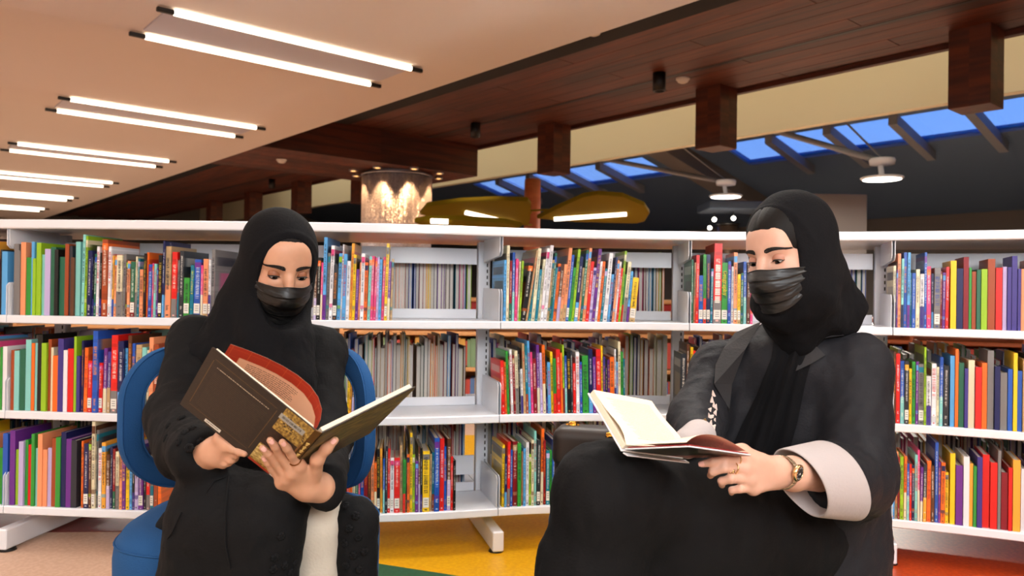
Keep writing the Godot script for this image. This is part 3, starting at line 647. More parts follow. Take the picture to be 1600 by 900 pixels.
func spine_atlas() -> void:
	# one picture with every cloth colour in a few printed designs: worn title strokes, bands, author strokes
	pal_keys = PAL.keys()
	var w := pal_keys.size() * STYLES * COLW / 2; var h := 768
	var im := Image.create(w, h, false, Image.FORMAT_RGB8)
	var r := RandomNumberGenerator.new(); r.seed = 4242
	for c in pal_keys.size():
		for s in STYLES:
			var slot := spine_slot(c, s); var x0 := slot.x; var y0 := slot.y
			var base: Color = PAL[pal_keys[c]][1]
			var lum := base.get_luminance()
			var ink: Color = Color(0.93, 0.92, 0.88) if lum < 0.42 else Color(0.10, 0.10, 0.16)
			if s == 1: ink = [Color(0.95, 0.8, 0.2), Color(0.9, 0.9, 0.95), Color(0.95, 0.55, 0.2)][r.randi() % 3] if lum < 0.42 else [Color(0.75, 0.1, 0.12), Color(0.1, 0.2, 0.55), Color(0.1, 0.1, 0.12)][r.randi() % 3]
			var other: Color = PAL[pal_keys[r.randi() % pal_keys.size()]][1]
			im.fill_rect(Rect2i(x0, y0, COLW, 384), base)
			for k in 14:      # scuffed, slightly uneven dye
				var dy := r.randi() % 384
				im.fill_rect(Rect2i(x0, y0 + dy, COLW, mini(r.randi_range(6, 40), 384 - dy)), base.lerp(base * r.randf_range(0.75, 1.2), 0.5))
			if s == 2:
				var cut := r.randi_range(210, 300); im.fill_rect(Rect2i(x0, y0 + cut, COLW, 384 - cut), other)
			if s == 3:
				im.fill_rect(Rect2i(x0, y0 + 20, COLW, 34), other); im.fill_rect(Rect2i(x0, y0 + 300, COLW, 20), other.lerp(base, 0.4))
			# lettering strokes running down the spine (first 16 columns), too small to read
			var y := y0 + r.randi_range(30, 70); var stop := y0 + r.randi_range(200, 270)
			var lw := r.randi_range(5, 9) if s != 1 else r.randi_range(8, 11)
			var lx := x0 + (16 - lw) / 2
			while y < stop:
				var step := r.randi_range(3, 5)
				if r.randf() > 0.14:
					im.fill_rect(Rect2i(lx, y, lw, 1), ink)
					if r.randf() > 0.4: im.fill_rect(Rect2i(lx + r.randi_range(0, lw - 2), y, 2, step - 1), ink)
					if r.randf() > 0.5: im.fill_rect(Rect2i(lx, y + step - 2, lw, 1), ink)
				y += step
			y = y0 + 318
			for k in r.randi_range(0, 8):
				im.fill_rect(Rect2i(x0 + 5, y, r.randi_range(4, 7), 2), ink); y += 4
			im.fill_rect(Rect2i(x0 + 5, y0 + 366, 6, 8), ink.lerp(base, 0.3))
			# cover print (last 8 columns): title block and a picture block
			im.fill_rect(Rect2i(x0 + 17, y0 + 40, 6, 50), ink.lerp(base, 0.35))
			im.fill_rect(Rect2i(x0 + 18, y0 + 130, 5, 150), other.lerp(base, 0.4))
	book_mat = mat(Color.WHITE, 0.3); book_mat.albedo_texture = ImageTexture.create_from_image(im)
func spine_slot(c: int, s: int) -> Vector2i:
	var i := c * STYLES + s; var per := pal_keys.size() * STYLES / 2
	return Vector2i((i % per) * COLW, (i / per) * 384)
func uv_box(st: SurfaceTool, lo: Vector3, hi: Vector3, front: Rect2, side: Rect2, plain: Vector2) -> void:
	# a box whose front (+z) and x sides carry print
	var p := func(x: int, y: int, z: int) -> Vector3: return Vector3([lo.x, hi.x][x], [lo.y, hi.y][y], [lo.z, hi.z][z])
	var faces := [[[0, 0, 1], [0, 1, 1], [1, 1, 1], [1, 0, 1], front], [[1, 0, 1], [1, 1, 1], [1, 1, 0], [1, 0, 0], side], [[0, 0, 0], [0, 1, 0], [0, 1, 1], [0, 0, 1], side],
		[[1, 0, 0], [1, 1, 0], [0, 1, 0], [0, 0, 0], null], [[0, 1, 1], [0, 1, 0], [1, 1, 0], [1, 1, 1], null], [[0, 0, 0], [0, 0, 1], [1, 0, 1], [1, 0, 0], null]]
	for f in faces:
		var r = f[4]
		var uv := [plain, plain, plain, plain]
		if r != null: uv = [Vector2(r.position.x, r.end.y), r.position, Vector2(r.end.x, r.position.y), r.end]
		for k in [0, 1, 2, 0, 2, 3]:
			st.set_uv(uv[k]); st.add_vertex(p.call(f[k][0], f[k][1], f[k][2]))
func book_mesh(c: int, s: int, th: float, h: float, dep: float) -> ArrayMesh:
	var slot := spine_slot(c, s); var W := float(pal_keys.size() * STYLES * COLW / 2); var H := 768.0
	var spine := Rect2((slot.x + 0.5) / W, (slot.y + 0.5) / H, 15.0 / W, 383.0 / H)
	var cover := Rect2((slot.x + 16.5) / W, (slot.y + 0.5) / H, 7.0 / W, 383.0 / H)
	var plain := Vector2((slot.x + 16.5) / W, (slot.y + 8.0) / H)
	var st := tool(); var b := minf(0.0022, th * 0.22)
	uv_box(st, Vector3(-th / 2 + b * 0.4, 0, -0.004), Vector3(th / 2 - b * 0.4, h, 0), spine, cover, plain)
	uv_box(st, Vector3(-th / 2, 0, -dep), Vector3(-th / 2 + b, h, -0.0025), Rect2(plain, Vector2.ZERO), cover, plain)
	uv_box(st, Vector3(th / 2 - b, 0, -dep), Vector3(th / 2, h, -0.0025), Rect2(plain, Vector2.ZERO), cover, plain)
	st.generate_normals()
	var m := st.commit()
	var sp := tool(); add_box(sp, Vector3(th - 2 * b, h - 0.007, dep - 0.009), Transform3D(Basis(), Vector3(0, h / 2, -0.004 - (dep - 0.009) / 2)))
	sp.generate_normals(); sp.commit(m)
	m.surface_set_material(0, book_mat); m.surface_set_material(1, M.page)
	return m
func shelf_x(u: float, v: float, q: float) -> float:        # where on the curve a sight line meets the spines
	var d := at(u, v, 1.0) - cam.position; var r := -d.x / d.z
	var x := r * 2.85
	for k in 12: x = r * -case_p(x, q, 0).z - (case_p(x, q, 0).x - x)
	return x
func build_books() -> void:
	spine_atlas()
	for sh in SHELVES:
		var toks: PackedStringArray = sh[6].split(" ")
		var total := 0.0
		for t in toks: total += float(t.substr(1).split(":")[0])
		var u: float = sh[1]; var k: float = (sh[2] - sh[1]) / total; var i := 0
		for t in toks:
			i += 1
			var c := t.substr(0, 1); var f := t.substr(1).split(":")
			var mark := f[1].ends_with("*")
			var w := float(f[0]) * k
			var q := rng.randf_range(0.008, 0.022)
			var xa := shelf_x(u, sh[3], q); var xb := shelf_x(u + w, sh[3], q)
			var pa := case_p(xa, q, ROWS[sh[0]]); var pb := case_p(xb, q, ROWS[sh[0]])
			var th := (pb - pa).length() * 0.95
			var hp := float(f[1]); var h := hp * front_d(xa) / FOCAL
			h = minf(h, 0.312 if sh[0] == 0 else 0.318)
			var lean: float = deg_to_rad(sh[5] + rng.randf_range(-0.5, 0.5))
			if sh[0] == 0 and sh[1] == 786: lean = deg_to_rad(clampf((i - 4) * 0.9, 0.3, 5.0) + (4.0 if i in [8, 9, 10] else 0.0))
			if sh[0] == 1 and sh[1] == 784: lean = deg_to_rad(clampf(-2.8 + i * 0.04, -3, 0))
			var dep := clampf(h * rng.randf_range(0.7, 0.85), 0.15, 0.24)
			var place := case_p((xa + xb) / 2, q, ROWS[sh[0]] + absf(sin(lean)) * th * 0.5 + 0.0004)
			var style := rng.randi() % STYLES
			if (sh[1] == 1080 and i == 9): style = 3
			var o := part("book", book_mesh(pal_keys.find(c), style, th, h, dep), null, self, Transform3D(case_basis((xa + xb) / 2) * Basis(Vector3(0, 0, 1), -lean), place))
			var size_w := ("tall " if hp > 108 else ("short " if hp < 82 else "")) + ("thick " if w > 6.5 else ("slim " if w < 3.6 else ""))
			tag(o, "%s%s book, %s from left on %s shelf %s" % [size_w, PAL[c][0], ordinal(i), ["top", "middle", "bottom"][sh[0]], sh[4]], "book", "books %s, %s shelf" % [sh[4], ["top", "middle", "bottom"][sh[0]]])
			if mark:
				var lb := part("shelf_mark", box(Vector3(th * 0.86, 0.036, 0.0006)), M.label, o, Transform3D(Basis(), Vector3(0, 0.034, 0.0004)))
				lb.set_meta("label", "white shelf mark sticker")
				var st := tool()
				for e in 3: add_box(st, Vector3(th * 0.5, 0.0022, 0.0006), Transform3D(Basis(), Vector3(0, 0.043 - e * 0.008, 0.0008)))
				part("mark_print", done(st), M.grey_ink, lb).position = Vector3(0, -0.034, -0.0004)
			if sh[1] == 1080 and i == 9:
				var tm := TextMesh.new(); tm.text = "Geography"; tm.font_size = 20; tm.pixel_size = 0.0009; tm.depth = 0.0005; var fo := SystemFont.new(); fo.font_names = PackedStringArray(["Droid Serif"]); tm.font = fo
				part("title", tm, mat(Color(0.95, 0.85, 0.1), 0.5), o, Transform3D(Basis(Vector3(0, 0, 1), -PI / 2), Vector3(0, h * 0.66, 0.0008)))
			if sh[1] == 1080 and i == 8:
				var st := tool()
				for e in 5:
					for gx in 4: add_box(st, Vector3(th * 0.62, 0.005, 0.0006), Transform3D(Basis(), Vector3(0, h * 0.72 - e * 0.030 - gx * 0.0066, 0.0004)))
				part("title", done(st), M.label, o)
			u += w
	# every further book: on the far side, fore-edges towards us, and beyond both ends of the rows
	var st := tool(); var cols := PAL.keys()
	for i in JOINTS.size() - 1:
		for y in ROWS:
			var x: float = JOINTS[i] + 0.03
			while x < JOINTS[i + 1] - 0.05:
				var th := rng.randf_range(0.007, 0.021); var h := rng.randf_range(0.22, 0.29); var dep := rng.randf_range(0.17, 0.22)
				if rng.randf() > 0.03: far_book(st, x + th / 2, 0.335 + rng.randf_range(0.0, 0.02), y, th, h, dep, PAL[cols[rng.randi() % cols.size()]][1], false)
				x += th + 0.001
	for r in 3:
		for span in [[JOINTS[0] + 0.05, shelf_x(124, [495, 646, 797][r], 0.015)], [shelf_x(1484, [514, 663, 808][r], 0.015), 2.05]]:
			var x: float = span[0]
			while x < span[1] - 0.012:
				var th := rng.randf_range(0.008, 0.022); th = minf(th, span[1] - x - 0.001)
				far_book(st, x + th / 2, rng.randf_range(0.008, 0.02), ROWS[r], th, rng.randf_range(0.2, 0.28), 0.19, PAL[cols[rng.randi() % cols.size()]][1], true)
				x += th + 0.0006
				if absf(x - JOINTS[1]) < 0.012 : x = JOINTS[1] + 0.012
				if absf(x - JOINTS[5]) < 0.012 : x = JOINTS[5] + 0.012
	var vm := mat(Color.WHITE, 0.45); vm.vertex_color_use_as_albedo = true
	var rest := part("books_on_far_side", done(st), vm, self)
	rest.set_meta("kind", "stuff"); tag(rest, "the many other books, on the bookcase's far side and at its far ends", "books")
func far_book(st: SurfaceTool, x: float, q: float, y: float, th: float, h: float, dep: float, c: Color, near: bool) -> void:
	var bs := case_basis(x); var p := case_p(x, q, y + 0.0005)
	var lin := c.srgb_to_linear(); var b := minf(0.002, th * 0.25)
	var xf := Transform3D(bs, p)
	st.set_color(lin)
	for s in [-1.0, 1.0]: add_box(st, Vector3(b, h, dep), xf * Transform3D(Basis(), Vector3(s * (th - b) / 2, h / 2, -dep / 2)))
	if near: add_box(st, Vector3(th - 2 * b, h, 0.003), xf * Transform3D(Basis(), Vector3(0, h / 2, -0.0015)))
	var v := rng.randf_range(0.56, 0.72)
	st.set_color(Color(v, v * 0.95, v * 0.86))
	add_box(st, Vector3(th - 2 * b, h - 0.006, dep - 0.008), xf * Transform3D(Basis(), Vector3(0, h / 2, -dep / 2)))

# ---------------------------------------------------------------- soft bodies: distance fields meshed as surface nets
class Prim:
	var kind := 0            # 0 tapered capsule, 1 ellipsoid, 2 round box
	var cut := false
	var k := 0.03
	var a := Vector3.ZERO
	var b := Vector3.ZERO
	var ra := 0.1
	var rb := 0.1
	var inv := Basis()
	var r := Vector3.ONE
	func dist(p: Vector3) -> float:
		if kind == 0:
			var ab := b - a; var t := clampf((p - a).dot(ab) / maxf(ab.length_squared(), 1e-9), 0.0, 1.0)
			return p.distance_to(a + ab * t) - lerpf(ra, rb, t)
		var q := inv * (p - a)
		if kind == 1:
			var k0 := (q / r).length(); var k1 := (q / (r * r)).length()
			return k0 * (k0 - 1.0) / k1 if k1 > 1e-6 else -minf(r.x, minf(r.y, r.z))
		var d := q.abs() - r
		return d.max(Vector3.ZERO).length() + minf(maxf(d.x, maxf(d.y, d.z)), 0.0) - ra
class Field:
	var prims: Array[Prim] = []
	func cap(a: Vector3, b: Vector3, ra: float, rb: float, k := 0.03, cut := false) -> Field:
		var q := Prim.new(); q.a = a; q.b = b; q.ra = ra; q.rb = rb; q.k = k; q.cut = cut; prims.append(q); return self
	func ell(c: Vector3, r: Vector3, bs := Basis(), k := 0.03, cut := false) -> Field:
		var q := Prim.new(); q.kind = 1; q.a = c; q.r = r; q.inv = bs.transposed(); q.k = k; q.cut = cut; prims.append(q); return self
	func rbox(c: Vector3, h: Vector3, rnd: float, bs := Basis(), k := 0.03, cut := false) -> Field:
		var q := Prim.new(); q.kind = 2; q.a = c; q.r = h - Vector3.ONE * rnd; q.ra = rnd; q.inv = bs.transposed(); q.k = k; q.cut = cut; prims.append(q); return self
	func chain(pts: Array, rad: Array, k := 0.02) -> Field:
		for i in pts.size() - 1: cap(pts[i], pts[i + 1], rad[i], rad[i + 1], k)
		return self
	func moved(xf: Transform3D) -> Field:        # the same field carried into the frame xf, evenly scaled
		var f := Field.new(); var s := xf.basis.x.length(); var bt := xf.basis.orthonormalized().transposed()
		for p in prims:
			var q := Prim.new(); q.kind = p.kind; q.cut = p.cut; q.k = p.k * s; q.ra = p.ra * s; q.rb = p.rb * s; q.r = p.r * s
			q.a = xf * p.a; q.b = xf * p.b; q.inv = p.inv * bt; f.prims.append(q)
		return f
	func add(o: Field) -> Field:
		prims.append_array(o.prims); return self
	func val(p: Vector3, use: Array[Prim]) -> float:
		var d := 1e3
		for q in use:
			var e := q.dist(p)
			if q.cut:
				e = -e
				var h := clampf(0.5 - 0.5 * (d - e) / q.k, 0.0, 1.0)
				d = lerpf(d, e, h) + q.k * h * (1.0 - h)
			else:
				var h := clampf(0.5 + 0.5 * (d - e) / q.k, 0.0, 1.0)
				d = lerpf(d, e, h) - q.k * h * (1.0 - h)
		return d
	func at(p: Vector3) -> float: return val(p, prims)
	func hit(o: Vector3, dir: Vector3, far := 6.0) -> Vector3:    # first meeting of a line with the surface, or where it passes nearest
		var t := 0.0; var best := 1e3; var bt := 0.0
		for i in 160:
			var d := at(o + dir * t)
			if d < best: best = d; bt = t
			if d < 0.0004: break
			t += d * 0.8
			if t > far: break
		return o + dir * bt
	func grad(p: Vector3) -> Vector3:
		var e := 0.002
		return Vector3(at(p + Vector3(e, 0, 0)) - at(p - Vector3(e, 0, 0)), at(p + Vector3(0, e, 0)) - at(p - Vector3(0, e, 0)), at(p + Vector3(0, 0, e)) - at(p - Vector3(0, 0, e))).normalized()
	func bounds() -> AABB:
		var lo := Vector3.ONE * 1e3; var hi := Vector3.ONE * -1e3
		for q in prims:
			if q.cut: continue
			var m := maxf(q.ra, q.rb) if q.kind == 0 else q.r.length() + (q.ra if q.kind == 2 else 0.0)
			if q.kind == 1: m = maxf(q.r.x, maxf(q.r.y, q.r.z))
			lo = lo.min(q.a - Vector3.ONE * m); hi = hi.max(q.a + Vector3.ONE * m)
			if q.kind == 0: lo = lo.min(q.b - Vector3.ONE * m); hi = hi.max(q.b + Vector3.ONE * m)
		return AABB(lo, hi - lo)
	func nets(cell: float, shift  = null) -> Array:         # [vertices, indices]
		var bb := bounds().grow(cell * 3.0)
		var N := 8
		var nb := Vector3i((bb.size / (cell * N)).ceil())
		var nx := nb.x * N + 1; var ny := nb.y * N + 1; var nz := nb.z * N + 1
		var vals := PackedFloat32Array(); vals.resize(nx * ny * nz); vals.fill(1e6)
		var cells := PackedInt32Array(); cells.resize(nx * ny * nz); cells.fill(-1)
		var half := cell * N * 0.5; var reach := half * 1.75 * 1.35 + 0.02
		var active: Array[Vector3i] = []
		for bz in nb.z:
			for by in nb.y:
				for bx in nb.x:
					var o := bb.position + Vector3(bx, by, bz) * (cell * N)
					var c := o + Vector3.ONE * half
					var dc := at(c)
					if absf(dc) > reach: continue
					var use: Array[Prim] = []
					for q in prims:
						if absf(q.dist(c)) < absf(dc) + reach + q.k * 2.0 or q.dist(c) < reach: use.append(q)
					active.append(Vector3i(bx, by, bz))
					for z in N + 1:
						for y in N + 1:
							var row := ((bz * N + z) * ny + by * N + y) * nx + bx * N
							for x in N + 1:
								if vals[row + x] < 1e5: continue
								var p := o + Vector3(x, y, z) * cell
								var v := val(p, use)
								if shift != null and absf(v) < cell * 4.0: v += shift.call(p)
								vals[row + x] = v
		var verts := PackedVector3Array(); var idx := PackedInt32Array()
		var sx := 1; var sy := nx; var sz := nx * ny
		var off := [0, 1, sy, sy + 1, sz, sz + 1, sz + sy, sz + sy + 1]
		var pos := [Vector3(0, 0, 0), Vector3(1, 0, 0), Vector3(0, 1, 0), Vector3(1, 1, 0), Vector3(0, 0, 1), Vector3(1, 0, 1), Vector3(0, 1, 1), Vector3(1, 1, 1)]
		var edges := [[0, 1], [2, 3], [4, 5], [6, 7], [0, 2], [1, 3], [4, 6], [5, 7], [0, 4], [1, 5], [2, 6], [3, 7]]
		for blk in active:
			for z in N:
				for y in N:
					for x in N:
						var i := ((blk.z * N + z) * ny + blk.y * N + y) * nx + blk.x * N + x
						var m := 0
						for q in 8:
							if vals[i + off[q]] < 0.0: m |= 1 << q
						if m == 0 or m == 255: continue
						var s := Vector3.ZERO; var cnt := 0
						for e in edges:
							var in0: int = (m >> e[0]) & 1; var in1: int = (m >> e[1]) & 1
							if in0 == in1: continue
							var v0 := vals[i + off[e[0]]]; var v1 := vals[i + off[e[1]]]
							s += pos[e[0]].lerp(pos[e[1]], v0 / (v0 - v1)); cnt += 1
						cells[i] = verts.size()
						verts.append(bb.position + (Vector3(blk.x * N + x, blk.y * N + y, blk.z * N + z) + s / cnt) * cell)
		for blk in active:
			for z in N:
				for y in N:
					for x in N:
						var i := ((blk.z * N + z) * ny + blk.y * N + y) * nx + blk.x * N + x
						var a := cells[i]
						if a < 0: continue
						var inside := vals[i] < 0.0
						for ax in 3:
							var st: int = [sx, sy, sz][ax]; var u: int = [sy, sz, sx][ax]; var w: int = [sz, sx, sy][ax]
							if (vals[i + st] < 0.0) == inside: continue
							if i - u - w < 0: continue
							var b := cells[i - u]; var c := cells[i - u - w]; var d := cells[i - w]
							if b < 0 or c < 0 or d < 0: continue
							if inside: idx.append_array(PackedInt32Array([a, c, b, a, d, c]))
							else: idx.append_array(PackedInt32Array([a, b, c, a, c, d]))
		return [verts, idx]
func net_mesh(vi: Array, ripple  = null, paint  = null) -> ArrayMesh:
	# vertices and indices -> smooth mesh; ripple(p, n) moves a vertex along its normal, paint(p) gives its colour
	var v: PackedVector3Array = vi[0]; var ix: PackedInt32Array = vi[1]
	var nrm := smooth_normals(v, ix)
	if ripple != null:
		for i in v.size(): v[i] += nrm[i] * ripple.call(v[i], nrm[i])
		nrm = smooth_normals(v, ix)
	var arr := []; arr.resize(Mesh.ARRAY_MAX)
	arr[Mesh.ARRAY_VERTEX] = v; arr[Mesh.ARRAY_NORMAL] = nrm; arr[Mesh.ARRAY_INDEX] = ix
	if paint != null:
		var col := PackedColorArray()
		for p in v: col.append(paint.call(p))
		arr[Mesh.ARRAY_COLOR] = col
	var m := ArrayMesh.new(); m.add_surface_from_arrays(Mesh.PRIMITIVE_TRIANGLES, arr)
	return m
func join_nets(list: Array) -> Array:
	var v := PackedVector3Array(); var ix := PackedInt32Array()
	for e in list:
		var o := v.size(); v.append_array(e[0])
		for i in e[1]: ix.append(i + o)
	return [v, ix]
func smooth_normals(v: PackedVector3Array, ix: PackedInt32Array) -> PackedVector3Array:
	var n := PackedVector3Array(); n.resize(v.size())
	for t in range(0, ix.size(), 3):
		var a := v[ix[t]]; var c := (v[ix[t + 2]] - a).cross(v[ix[t + 1]] - a)
		n[ix[t]] += c; n[ix[t + 1]] += c; n[ix[t + 2]] += c
	for i in n.size(): n[i] = n[i].normalized()
	return n

# ---------------------------------------------------------------- people
func bodypart(called: String, m: Mesh, mt: Material, who: Node3D) -> MeshInstance3D:
	return part(called, m, mt, who, Transform3D(Basis(), -who.position))
func head_field() -> Field:
	# face towards +z, y up, origin between the ears
	var f := Field.new()
	f.ell(Vector3(0, 0.036, -0.018), Vector3(0.074, 0.086, 0.096))
	f.ell(Vector3(0, -0.022, 0.022), Vector3(0.063, 0.090, 0.068), Basis(), 0.03)
	f.cap(Vector3(-0.034, -0.086, 0.030), Vector3(0, -0.098, 0.062), 0.022, 0.018, 0.03)
	f.cap(Vector3(0.034, -0.086, 0.030), Vector3(0, -0.098, 0.062), 0.022, 0.018, 0.03)
	for s in [-1.0, 1.0]:
		f.ell(Vector3(s * 0.035, -0.030, 0.056), Vector3(0.024, 0.022, 0.024), Basis(), 0.02)
		f.ell(Vector3(s * 0.026, 0.023, 0.0715), Vector3(0.026, 0.010, 0.013), Basis(Vector3(0, 1, 0), s * 0.35), 0.014)
		f.ell(Vector3(s * 0.0315, 0.003, 0.097), Vector3(0.0205, 0.0125, 0.019), Basis(), 0.012, true)
	f.ell(Vector3(0, 0.045, 0.060), Vector3(0.05, 0.04, 0.028), Basis(), 0.02)
	f.chain([Vector3(0, 0.022, 0.081), Vector3(0, -0.004, 0.093), Vector3(0, -0.033, 0.107)], [0.0085, 0.0085, 0.0115], 0.012)
	for s in [-1.0, 1.0]: f.ell(Vector3(s * 0.012, -0.038, 0.096), Vector3(0.009, 0.008, 0.010), Basis(), 0.008)
	f.ell(Vector3(0, -0.066, 0.085), Vector3(0.022, 0.010, 0.010), Basis(), 0.01)
	f.cap(Vector3(0, -0.06, -0.03), Vector3(0, -0.125, -0.042), 0.052, 0.050, 0.03)
	return f
const EYE_C := Vector3(0.0315, 0.002, 0.0720)
func eye_set(who: Node3D, hx: Transform3D, hf: Field, down: float, shade: Color, skin: Color, tall: float) -> void:
	# eyeballs, lids, lashes, brows; down = how far the gaze drops, in radians
	var lid_m := mat(shade, 0.5); var skin_m := mat(skin, 0.5)
	for s in [-1.0, 1.0]:
		var c := Vector3(s * EYE_C.x, EYE_C.y, EYE_C.z)
		var eye := SphereMesh.new(); eye.radius = 0.0130; eye.height = 0.0260; eye.radial_segments = 32; eye.rings = 16
		var e := bodypart("eye", eye, mat(Color(0.86, 0.83, 0.80), 0.15), who); e.transform = e.transform * hx * Transform3D(Basis(), c)
		var gaze := Basis(Vector3(0, 1, 0), 0.05) * Basis(Vector3(1, 0, 0), down)
		var iris := part("iris", lathe([[0.0, 0.0132], [0.0028, 0.0130], [0.0062, 0.0117]], 24), mat(Color(0.10, 0.05, 0.03), 0.1), e, Transform3D(gaze * Basis(Vector3(1, 0, 0), PI / 2), Vector3.ZERO))
		part("pupil", lathe([[0.0, 0.0135], [0.0026, 0.0133]], 16), mat(Color(0.005, 0.005, 0.005), 0.1), e, Transform3D(gaze * Basis(Vector3(1, 0, 0), PI / 2), Vector3.ZERO))
		# upper lid: a patch of a slightly larger ball down to its margin
		var up := []; var lo := []; var margin := PackedVector3Array(); var low_m := PackedVector3Array()
		for j in 9:
			var r1 := []; var r2 := []
			for i in 17:
				var x := lerpf(-1, 1, i / 16.0); var az := x * 1.5; var xo := clampf(1.0 - x * x / 0.66, 0.0, 1.0)
				var top_m: float = -down * 0.55 + (0.22 + tall) * xo + 0.10 * x * s
				var bot_m: float = -down * 0.55 - 0.36 * xo + 0.10 * x * s - 0.01
				var el := lerpf(1.0, top_m, j / 8.0); var el2 := lerpf(-1.15, bot_m, j / 8.0)
				var R := 0.0144
				r1.append(hx * (c + Vector3(sin(az) * cos(el), sin(el), cos(az) * cos(el)) * R))
				r2.append(hx * (c + Vector3(sin(az) * cos(el2), sin(el2), cos(az) * cos(el2)) * (R - 0.0002)))
				if j == 8:
					margin.append(hx * (c + Vector3(sin(az) * cos(el), sin(el), cos(az) * cos(el)) * (R + 0.0003)))
					low_m.append(hx * (c + Vector3(sin(az) * cos(el2), sin(el2), cos(az) * cos(el2)) * R))
			up.append(r1); lo.append(r2)
		bodypart("upper_eyelid", grid(up), lid_m, who); bodypart("lower_eyelid", grid(lo), skin_m, who)
		var st := tool(); var rad := PackedFloat32Array(); var rad2 := PackedFloat32Array()
		for i in 17: rad.append(0.0017 * maxf(0.12, 1.0 - 1.15 * pow(absf(i / 8.0 - 1.0), 2.0))); rad2.append(0.0008)
		add_tube(st, margin, rad, 6); add_tube(st, low_m, rad2, 6)
		for i in 30:                                            # lashes
			var f := 2.0 + i / 29.0 * 11.999; var p := margin[int(f)].lerp(margin[int(f) + 1], f - int(f))
			var o := (p - hx * c).normalized()
			var tip := p + o * 0.0065 + hx.basis * Vector3((f / 8.0 - 1.0) * 0.003, -0.0015, 0)
			var sd := hx.basis.x * 0.0004
			tri(st, p - sd, p + sd, tip)
		bodypart("eyelashes", done(st), M.ink, who)
		# brow: short hairs laid along an arch on the skin
		var bt := tool(); var r := RandomNumberGenerator.new(); r.seed = 31 + int(s)
		for i in 620:
			var t := pow(r.randf(), 0.85); var w := (0.0062 * (1.0 - t * 0.70)) * (0.55 + 0.45 * minf(t * 8.0, 1.0))
			var bx: float = s * lerpf(0.0115, 0.053, t); var by := 0.0205 + 0.0065 * sin(t * 2.35) - 0.004 * t * t + r.randf_range(-w, w) * 0.9
			var p0 := hf.hit(Vector3(bx, by, 0.14), Vector3(0, 0, -1), 0.2); 
			var dx: float = s * lerpf(0.003, 0.006, t); var dy := lerpf(0.0024, -0.0012, minf(t * 1.6, 1.0))
			var p1 := hf.hit(Vector3(bx + dx, by + dy, 0.14), Vector3(0, 0, -1), 0.2)
			p0.z += 0.0006; p1.z += 0.0012
			var side := Vector3(-dy, dx, 0).normalized() * 0.0006
			tri(bt, hx * (p0 - side), hx * (p0 + side), hx * p1)
		bodypart("eyebrow", done(bt), M.brow, who)
func mask_mesh(who: Node3D, hx: Transform3D, sag: float) -> void:
	# pleated face mask bent round nose, cheeks and chin
	var rows := []
	for j in 49:
		var v := j / 48.0; var row := []
		for i in 33:
			var u := lerpf(-1, 1, i / 32.0); var ph := u * 1.08
			var y_top := -0.019 - 0.008 * u * u + 0.004 * exp(-u * u * 30.0)
			var y_bot := -0.117 + 0.040 * u * u + 0.012 * pow(absf(u), 3)
			var y := lerpf(y_top, y_bot, v)
			var fw := lerpf(0.1115, 0.094, smoothstep(0.35, 1.0, v)) + 0.010 * sin(PI * minf(v * 1.6, 1.0)) * exp(-u * u * 6.0)
			var R := 1.0 / sqrt(pow(sin(ph) / 0.0775, 2) + pow(cos(ph) / fw, 2))
			var pleat := fposmod(v * 3.6 + 0.15, 1.0)
			R += 0.0042 * (pleat - 0.5) * smoothstep(0.03, 0.12, v) * smoothstep(1.0, 0.9, v)
			R += 0.0012 * noise.get_noise_3d(u * 3.0, v * 6.0, sag) + 0.0016 * noise.get_noise_3d(u * 9.0, v * 9.0, sag + 4)
			row.append(hx * Vector3(sin(ph) * R, y, cos(ph) * R))
		rows.append(row)
	var mk := bodypart("face_mask", grid(rows), M.mask, who)
	var st := tool()
	for s in [0, 32]:
		var sg := -1.0 if s == 0 else 1.0
		for j in [4, 42]:
			var p: Vector3 = rows[j][s]; var q := hx * Vector3(sg * 0.080, -0.012 if j == 4 else -0.04, -0.005)
			add_tube(st, PackedVector3Array([p, p.lerp(q, 0.5), q]), PackedFloat32Array([0.0014, 0.0014, 0.0014]), 6)
	var ed := PackedVector3Array(); var er := PackedFloat32Array()
	for i in 33: ed.append(rows[0][i]); er.append(0.0012)
	add_tube(st, ed, er, 6)
	bodypart("mask_loops", done(st), M.mask, who)
func folds(p: Vector3, s: Vector3, seed_: float) -> float:     # ridged drapery noise
	var n := noise.get_noise_3d(p.x * s.x + seed_, p.y * s.y, p.z * s.z)
	var m := noise.get_noise_3d(p.x * s.x * 2.3, p.y * s.y * 2.3 + seed_, p.z * s.z * 2.3)
	return (0.5 - absf(n) * 1.8) + 0.35 * m
func hand_field(w: Array, fingers: Array, palm_r: float) -> Field:
	# w: wrist points; fingers: chains of joints from knuckle to tip, thumb last
	var f := Field.new()
	var kn := []
	for i in fingers.size() - 1:
		var c: Array = fingers[i]
		var rr: Array = [[0.0092, 0.0084, 0.0074, 0.0062], [0.0094, 0.0085, 0.0075, 0.0062], [0.0090, 0.0081, 0.0071, 0.0059], [0.0080, 0.0071, 0.0062, 0.0052]][i]
		f.chain(c, rr.slice(0, c.size()) if c.size() == 4 else [rr[0], rr[1], rr[3]], 0.004)
		kn.append(c[0])
	for i in kn.size():
		var base: Vector3 = w[0].lerp(w[1], i / 3.0)
		f.cap(base, kn[i], palm_r, palm_r * 0.92, 0.012)
	for i in kn.size() - 1: f.cap(kn[i], kn[i + 1], palm_r * 0.8, palm_r * 0.8, 0.008)
	var th: Array = fingers[-1]
	f.chain(th, [0.0135, 0.0112, 0.0092, 0.0072].slice(0, th.size()), 0.010)
	f.cap(w[0].lerp(w[1], 0.5), w[2], 0.0235, 0.030, 0.02)
	return f
